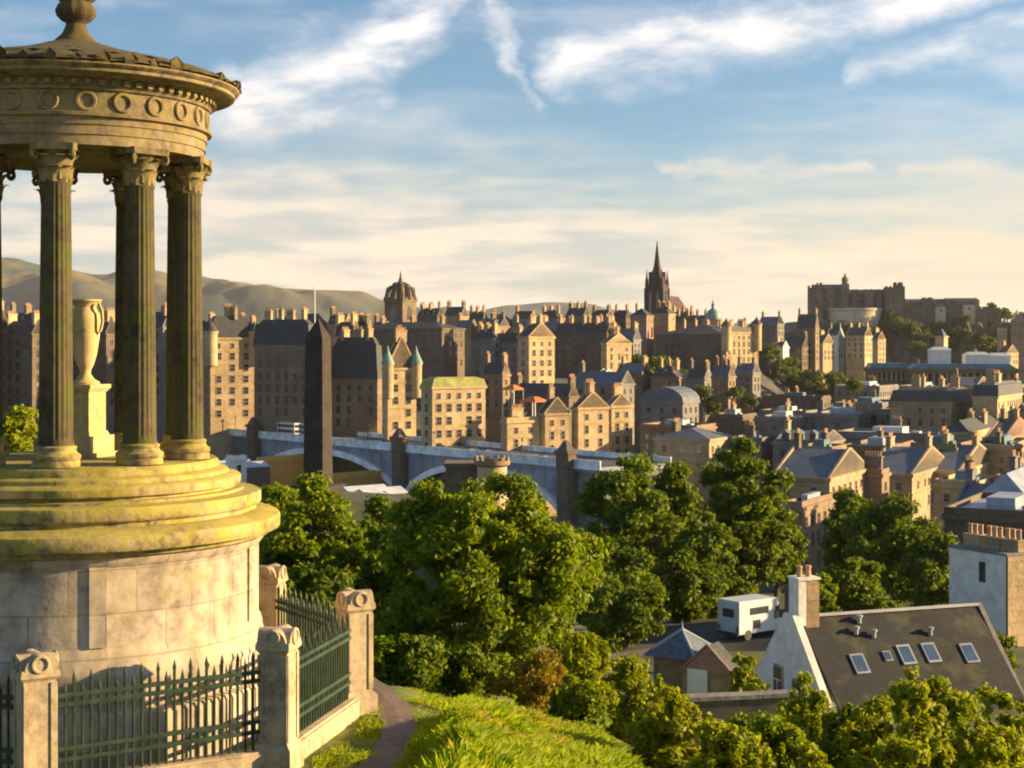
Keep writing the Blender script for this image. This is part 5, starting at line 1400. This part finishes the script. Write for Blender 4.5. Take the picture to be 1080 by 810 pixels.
def crown_clumps(rx, ry, rz, cz, n, cr, seed, low=-0.55, fill=0.45):
    rn = random.Random(seed); out = []
    while len(out) < n:
        v = Vector((rn.gauss(0, 1), rn.gauss(0, 1), rn.gauss(0, 1))).normalized()
        if v.z < low: continue
        k = rn.uniform(0.72, 1.0) if rn.random() > fill else rn.uniform(0.15, 0.7)
        r = cr * rn.uniform(0.6, 1.3)
        if rn.random() < 0.16: k *= 1.07; r *= 0.75
        out.append((v.x * rx * k, v.y * ry * k, cz + v.z * rz * k, r, rn.uniform(0.5, 0.8)))
    return out

def trunk_mesh(h, r, clumps, seed, nl=7):
    rn = random.Random(seed); b = MB()
    b.tube([(0, 0, -0.8), (rn.uniform(-.1, .1) * h * .1, 0, h * 0.25), (rn.uniform(-.5, .5) * h * .08, rn.uniform(-.5, .5) * h * .08, h * .6), (rn.uniform(-.5, .5) * h * .12, 0, h * .92)], [r * 1.3, r, r * .6, r * .15], 8)
    for c in rn.sample(clumps, min(nl, len(clumps))):
        z0 = h * rn.uniform(0.22, 0.5)
        b.tube([(0, 0, z0), (c[0] * .45, c[1] * .45, z0 + (c[2] - z0) * .6), (c[0] * .92, c[1] * .92, c[2])], [r * .5, r * .3, r * .08], 6)
    return b.mesh('trunk', BARK)

def tree(label, px, D, ytop, wpx, mat, n, leaf, seed, cat='tree', name='broadleaf_tree', zb=None, squash=1.0, group=None, ncl=None, cr=None, low=-0.6, shell=0.25):
    X = xcol(px, D); zb = gz(X, D) if zb is None else zb
    H = zrow(ytop, D) - zb; rx = wpx / 2 / F * D
    rz = min(H * 0.48, rx * 1.5) * squash
    cr = cr or rx * 0.30
    cz = H - rz - cr * 0.35
    t = thing(name, label, cat, (X, D, zb), 0, group)
    cr *= 0.72
    cl = crown_clumps(rx - cr * .6, rx - cr * .6, rz, cz, int((ncl or 46) * 1.5), cr, seed, low)
    t_h = cz + rz * 0.4
    o = bpy.data.objects.new('trunk', trunk_mesh(t_h, max(0.08, H * 0.022), cl, seed)); COL.objects.link(o); o.parent = t
    o = bpy.data.objects.new('crown', leaf_mesh('crown', cl, n, leaf, seed, mat, shell)); COL.objects.link(o); o.parent = t
    return t

# big near tree and its neighbours
tree('large round bushy tree in the centre foreground below the bridge', 508, 55, 490, 236, LF_MID, 85000, 0.23, 11, low=-0.95, ncl=175, cr=0.88, shell=0.15)
tree('dark tree behind the fence and under the obelisk', 330, 66, 500, 118, LF_MID, 30400, 0.25, 12, low=-0.9, ncl=60, cr=0.85)
tree('lower dark tree between obelisk tree and large round tree', 396, 62, 540, 110, LF_DARK, 22800, 0.24, 13, low=-0.95, ncl=50, cr=0.7)
tree('small shaded tree behind the back pier of the fence', 322, 50, 590, 120, LF_DARK, 22800, 0.22, 14, low=-0.95, ncl=50, cr=0.6)
tree('slim tree leaning against the right side of the large round tree', 600, 62, 540, 70, LF_MID, 17100, 0.24, 15, low=-0.95, ncl=34, cr=0.6)
tree('sunlit bushy tree seen between the two leftmost temple columns', 20, 60, 428, 74, LF_BRIGHT, 16000, 0.24, 16, low=-0.95, ncl=60, cr=0.75)
tree('bushy tree between fence tree and the pale station roof', 292, 84, 508, 74, LF_MID, 16000, 0.29, 17, low=-0.95, ncl=50, cr=0.9)
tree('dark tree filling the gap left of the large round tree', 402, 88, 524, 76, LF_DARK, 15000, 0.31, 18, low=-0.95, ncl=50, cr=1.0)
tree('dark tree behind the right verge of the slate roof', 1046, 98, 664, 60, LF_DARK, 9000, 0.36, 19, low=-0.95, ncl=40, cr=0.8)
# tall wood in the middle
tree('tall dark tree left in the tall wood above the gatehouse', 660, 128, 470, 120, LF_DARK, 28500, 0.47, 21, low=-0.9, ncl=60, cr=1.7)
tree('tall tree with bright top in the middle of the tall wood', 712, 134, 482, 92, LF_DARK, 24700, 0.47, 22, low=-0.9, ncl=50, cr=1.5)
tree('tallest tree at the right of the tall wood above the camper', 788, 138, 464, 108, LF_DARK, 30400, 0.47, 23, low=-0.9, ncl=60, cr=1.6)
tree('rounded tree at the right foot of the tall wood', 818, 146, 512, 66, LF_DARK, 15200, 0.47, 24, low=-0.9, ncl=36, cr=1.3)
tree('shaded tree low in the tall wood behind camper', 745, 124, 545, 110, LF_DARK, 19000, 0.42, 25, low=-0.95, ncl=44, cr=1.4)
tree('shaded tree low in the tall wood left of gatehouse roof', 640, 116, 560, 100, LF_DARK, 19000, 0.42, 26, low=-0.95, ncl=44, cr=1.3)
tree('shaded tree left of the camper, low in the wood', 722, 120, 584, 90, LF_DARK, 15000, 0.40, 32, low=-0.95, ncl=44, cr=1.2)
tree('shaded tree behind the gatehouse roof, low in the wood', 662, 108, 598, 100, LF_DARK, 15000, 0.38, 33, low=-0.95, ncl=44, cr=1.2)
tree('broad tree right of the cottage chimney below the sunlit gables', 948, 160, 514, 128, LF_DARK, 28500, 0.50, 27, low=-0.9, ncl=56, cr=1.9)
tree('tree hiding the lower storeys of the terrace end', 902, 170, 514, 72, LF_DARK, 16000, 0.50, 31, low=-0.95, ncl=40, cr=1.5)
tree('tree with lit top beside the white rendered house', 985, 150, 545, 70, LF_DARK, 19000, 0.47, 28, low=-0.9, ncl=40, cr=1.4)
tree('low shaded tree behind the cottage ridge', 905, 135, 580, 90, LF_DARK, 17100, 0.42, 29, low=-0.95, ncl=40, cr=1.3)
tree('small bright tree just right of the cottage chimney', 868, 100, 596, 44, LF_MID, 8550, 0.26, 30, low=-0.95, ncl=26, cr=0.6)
# shrubs in front of the cottage and on the bank
def shrub(label, px, D, ytop, wpx, hgt, mat, n, leaf, seed, name='shrub', group=None):
    X = xcol(px, D); zt = zrow(ytop, D); zb = min(gz(X, D), zt - 0.5)
    H = max(hgt, zt - zb); rx = wpx / 2 / F * D
    t = thing(name, label, 'shrub', (X, D, zt - H), 0, group)
    cr = rx * 0.28
    cl = crown_clumps(rx - cr * .6, rx - cr * .6, H * 0.55, H * 0.48 - cr * 0.3, 48, cr, seed, -0.95)
    # upright sprays breaking the outline
    rn = random.Random(seed + 1)
    for k in range(22):
        a = rn.uniform(0, 6.28); q = rn.uniform(0, 0.85) * rx
        for j in range(3): cl.append((q * math.cos(a), q * math.sin(a), H * (0.70 + 0.1 * j) * (1 - 0.3 * (q / rx) ** 2), cr * (0.5 - 0.1 * j), 1.5))
    o = bpy.data.objects.new('stem', trunk_mesh(H * 0.7, max(0.03, H * 0.03), cl, seed, 9)); COL.objects.link(o); o.parent = t
    o = bpy.data.objects.new('foliage', leaf_mesh('foliage', cl, n, leaf, seed, mat, 0.15)); COL.objects.link(o); o.parent = t
SH = [
 ('large bright shrub in front of the slate roof, near lower right corner', 985, 30, 706, 150, 2.6, LF_BRIGHT, 24700, 0.129, 41),
 ('bright shrub at the right frame edge below the slate roof', 1066, 33, 722, 110, 2.6, LF_BRIGHT, 17100, 0.129, 42),
 ('bright shrub below the white gable', 895, 28, 728, 110, 2.2, LF_MID, 17100, 0.122, 43),
 ('shrub beneath the boundary wall, left of the gable shrub', 820, 26, 752, 100, 2.0, LF_MID, 15200, 0.116, 44),
 ('yellow green shrub on the bank below the gatehouse', 712, 22, 726, 110, 1.7, LF_LIME, 17100, 0.095, 45),
 ('dense lime shrub low on the bank right of the grass', 770, 19, 756, 110, 1.4, LF_BRIGHT, 17100, 0.082, 46),
 ('shrub with lit crest left of the gatehouse', 664, 50, 690, 84, 2.2, LF_BRIGHT, 13300, 0.150, 47),
 ('sunlit bush under the right side of the large round tree', 612, 42, 662, 84, 2.3, LF_BRIGHT, 13300, 0.150, 48),
 ('golden seeding bush at the top of the sunlit grass', 566, 30, 690, 90, 1.5, LF_RUST, 9500, 0.088, 49),
 ('green bush right of the golden seeding bush', 610, 27, 712, 70, 1.3, LF_MID, 9500, 0.095, 50),
 ('low bush at the foot of the large round tree', 520, 36, 686, 80, 1.5, LF_MID, 10450, 0.116, 51),
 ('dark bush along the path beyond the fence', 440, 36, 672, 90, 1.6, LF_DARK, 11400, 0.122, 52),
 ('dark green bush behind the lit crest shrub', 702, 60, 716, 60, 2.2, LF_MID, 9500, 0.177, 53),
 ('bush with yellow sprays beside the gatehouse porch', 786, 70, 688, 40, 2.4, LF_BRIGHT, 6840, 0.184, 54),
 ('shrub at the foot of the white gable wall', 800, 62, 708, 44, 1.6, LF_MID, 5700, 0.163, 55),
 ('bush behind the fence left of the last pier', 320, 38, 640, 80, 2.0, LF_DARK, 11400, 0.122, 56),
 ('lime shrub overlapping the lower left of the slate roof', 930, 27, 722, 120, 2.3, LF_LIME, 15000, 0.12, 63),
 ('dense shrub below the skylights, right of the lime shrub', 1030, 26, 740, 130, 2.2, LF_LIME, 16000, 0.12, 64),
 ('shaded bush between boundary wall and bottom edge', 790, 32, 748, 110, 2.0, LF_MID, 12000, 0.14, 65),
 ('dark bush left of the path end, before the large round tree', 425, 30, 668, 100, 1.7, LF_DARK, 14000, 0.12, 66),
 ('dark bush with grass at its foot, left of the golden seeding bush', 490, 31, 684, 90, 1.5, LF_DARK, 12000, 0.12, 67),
 ('bushy shrub between boundary wall end and slate roof', 850, 48, 716, 84, 2.4, LF_BRIGHT, 12000, 0.15, 68),
 ('tall lime shrub at the bottom right, in front of the skylights', 968, 24, 708, 90, 2.4, LF_LIME, 12000, 0.11, 69),
 ('bushy shrub low at the right bottom edge', 940, 22, 772, 120, 1.6, LF_BRIGHT, 15200, 0.102, 58),
 ('leafy shrub filling the lower right corner', 1050, 24, 772, 120, 1.7, LF_BRIGHT, 15200, 0.109, 59),
 ('small shrub at the bottom edge below the lime shrub', 860, 19, 790, 90, 1.2, LF_LIME, 11400, 0.088, 60),
]
for s in SH: shrub(*s)

# garden trees in the distance: shared crowns
FARM = []
for k in range(5):
    cl = crown_clumps(0.8, 0.8, 0.75, 1.15, 26, 0.36, 70 + k, -0.7)
    FARM.append((leaf_mesh('crown', cl, 1500, 0.22, 70 + k, LF_FAR, 0.5), trunk_mesh(1.2, 0.07, cl, 70 + k, 4)))
def far_tree(label, px, D, ytop, wpx, seed, grp):
    rn = random.Random(seed)
    if 'rock' in grp or 'skyline' in grp:       # stand the tree where the crag has the right height
        for k in range(60):
            t = 0.01 + 0.0065 * k; Y = 1100 + 300 * t
            q = 540 + xcol(px, Y) * F / 1210
            if 790 < q < 1155 and ROCK[0](q, t) >= (HY - ytop) / F * Y - wpx / 2 / F * Y * 1.9: break
        D = Y; X = xcol(px, D); root = EYE + ROCK[0](540 + X * F / 1210, t) - 0.6 if 790 < q < 1155 else gz(X, D)
    else:
        X = xcol(px, D); root = gz(X, D) - 0.5
    s = wpx / 2 / F * D
    cz = max(zrow(ytop, D) - s * 2.15 - root, -0.3 * s)
    t = thing('tree', label, 'tree', (X, D, root), rn.uniform(0, 6.28), grp)
    c, tr = FARM[seed % 5]
    inst('trunk', tr, t, (0, 0, 0), scale=(s, s, (cz + 1.2 * s) / 1.2)); inst('crown', c, t, (0, 0, cz), scale=(s * rn.uniform(.9, 1.1), s * rn.uniform(.9, 1.1), s * rn.uniform(.9, 1.05)))
fr = random.Random(9); cnt = 0
def far_trees(phrase, lst, D, grp):
    global cnt
    for i, (px, yt, w) in enumerate(sorted(lst)):
        cnt += 1
        far_tree(f'{"broad" if w > 28 else "small" if w < 17 else "medium"} green tree {phrase}, {ORD[i]} from the left', px, D + fr.uniform(-15, 15), yt, w, cnt, grp)
far_trees('on the slope of the castle rock', [(868, 346, 16), (880, 340, 20), (935, 324, 26), (948, 330, 30), (958, 336, 26), (913, 341, 18), (896, 339, 16), (972, 340, 24), (990, 336, 22), (1010, 342, 24), (926, 346, 20), (1028, 345, 24), (1042, 352, 20), (1000, 356, 20), (966, 356, 22), (1056, 358, 22), (1018, 330, 14), (1040, 334, 18)], 1090, 'trees on the castle rock')
far_trees('on the skyline right of the castle', [(1046, 318, 16), (1062, 322, 18), (1075, 328, 20), (1034, 326, 12), (1088, 332, 20)], 1180, 'skyline trees right of castle')
far_trees('in the gardens below the castle', [(812, 358, 28), (800, 375, 22), (838, 384, 30), (858, 386, 34), (880, 390, 30), (905, 392, 26), (832, 372, 24), (820, 395, 30), (895, 402, 26), (930, 392, 20), (845, 398, 34), (870, 402, 30)], 860, 'trees in the castle gardens')
far_trees('on the bank under the spire', [(676, 372, 26), (690, 368, 30), (704, 374, 26), (718, 386, 22), (688, 384, 24)], 640, 'trees under the spire')
far_trees('beside the market hall roof', [(742, 404, 26), (760, 410, 24), (775, 402, 22), (752, 418, 24), (790, 412, 24)], 590, 'trees beside the market hall')
far_trees('between the flat roofs above the station', [(902, 396, 22), (896, 418, 16), (918, 432, 14)], 560, 'trees between the flat roofs')

# sunlit grass on the knoll: blades nobody could count
def grass():
    rng = np.random.default_rng(3); n = 190000
    D = 9.5 + 20 * rng.random(n * 2) ** 1.15; px = 330 + 480 * rng.random(n * 2)
    x = (px - 540) / F * D
    pts = []
    path = [(-2.35, 16.3), (-1.72, 17.6), (-1.5, 18.9), (-1.45, 20.2), (-1.62, 21.4), (-2.05, 22.8), (-2.9, 24.6)]
    def dpath(a, b):
        best = 9
        for (x0, y0), (x1, y1) in zip(path[:-1], path[1:]):
            dx, dy = x1 - x0, y1 - y0; t = max(0, min(1, ((a - x0) * dx + (b - y0) * dy) / (dx * dx + dy * dy)))
            best = min(best, math.hypot(a - x0 - t * dx, b - y0 - t * dy))
        return best
    for i in range(n * 2):
        a, b = float(x[i]), float(D[i])
        if math.hypot(a - MONX, b - MONY) < 3.75: continue
        if a < 0.5 and dpath(a, b) < 0.17 + 0.13 * rng.random(): continue
        q = math.sin(a * 3.1 + b * 1.3) + math.sin(a * 1.7 - b * 2.1 + 1) + 0.6 * math.sin(a * 6.3 + b * 4.4)
        if q < -0.9 and rng.random() < 0.75: continue
        pts.append((a, b, gz(a, b) + (0.10 * math.sin(a * 1.7 + 0.6 * b) * math.sin(b * 1.1 + 1) + 0.05 * math.sin(a * 4.1 - b * 2.3)), 1.0 + 0.35 * q))
        if len(pts) >= n: break
    Pn = np.array(pts); m = len(Pn)
    h = (0.06 + 0.10 * rng.random(m)) * np.clip(Pn[:, 3], 0.35, 1.8)
    h *= np.where(Pn[:, 0] < -0.9, 0.5, 1.0)
    a = rng.random(m) * 6.28; lean = rng.normal(size=(m, 2)) * 0.45 + np.array([0.25, 0.1])
    w = 0.004 + 0.006 * rng.random(m)
    q = np.empty((m, 4, 3)); bs = Pn[:, :3]
    dx = np.stack([np.cos(a) * w, np.sin(a) * w, np.zeros(m)], 1)
    q[:, 0] = bs - dx; q[:, 1] = bs + dx
    mid = bs + np.stack([lean[:, 0] * h * .35, lean[:, 1] * h * .35, h * .6], 1); tip = bs + np.stack([lean[:, 0] * h, lean[:, 1] * h, h * (1 - .25 * np.abs(lean[:, 0]))], 1)
    q[:, 2] = mid + dx * .8; q[:, 3] = tip
    me = bpy.data.meshes.new('grass'); me.vertices.add(4 * m); me.vertices.foreach_set('co', q.reshape(-1))
    f = np.arange(4 * m).reshape(m, 4); tri = np.concatenate([f[:, [0, 1, 2]], f[:, [0, 2, 3]]], 1).reshape(-1)
    me.loops.add(6 * m); me.loops.foreach_set('vertex_index', tri.astype(np.int32)); me.polygons.add(2 * m)
    me.polygons.foreach_set('loop_start', np.arange(0, 6 * m, 3, dtype=np.int32)); me.polygons.foreach_set('loop_total', np.full(2 * m, 3, np.int32))
    me.update(calc_edges=True); me.materials.append(GRASSM)
    o = bpy.data.objects.new('grass', me); COL.objects.link(o)
    tag(o, 'long sunlit yellow green grass growing over the knoll beside the path', 'grass', kind='stuff')
grass()

# ------------------------------------------------------------------ air
def haze():
    m = bpy.data.materials.new('haze_air'); m.use_nodes = True; m.node_tree.nodes.clear(); N = NT(m.node_tree)
    out = N.n('ShaderNodeOutputMaterial'); v = N.n('ShaderNodeVolumePrincipled')
    v.inputs['Color'].default_value = (0.86, 0.90, 0.97, 1); v.inputs['Density'].default_value = HAZE_D; v.inputs['Anisotropy'].default_value = 0.2
    m.node_tree.links.new(v.outputs[0], out.inputs['Volume'])
    b = MB(); b.box(-11500, 11500, -4200, 11500, EYE - 60, EYE + 380)
    o = b.build('haze', m); tag(o, 'thin evening haze in the air over the city and hills', 'haze', kind='stuff')
HAZE_D = 3.2e-5
haze()
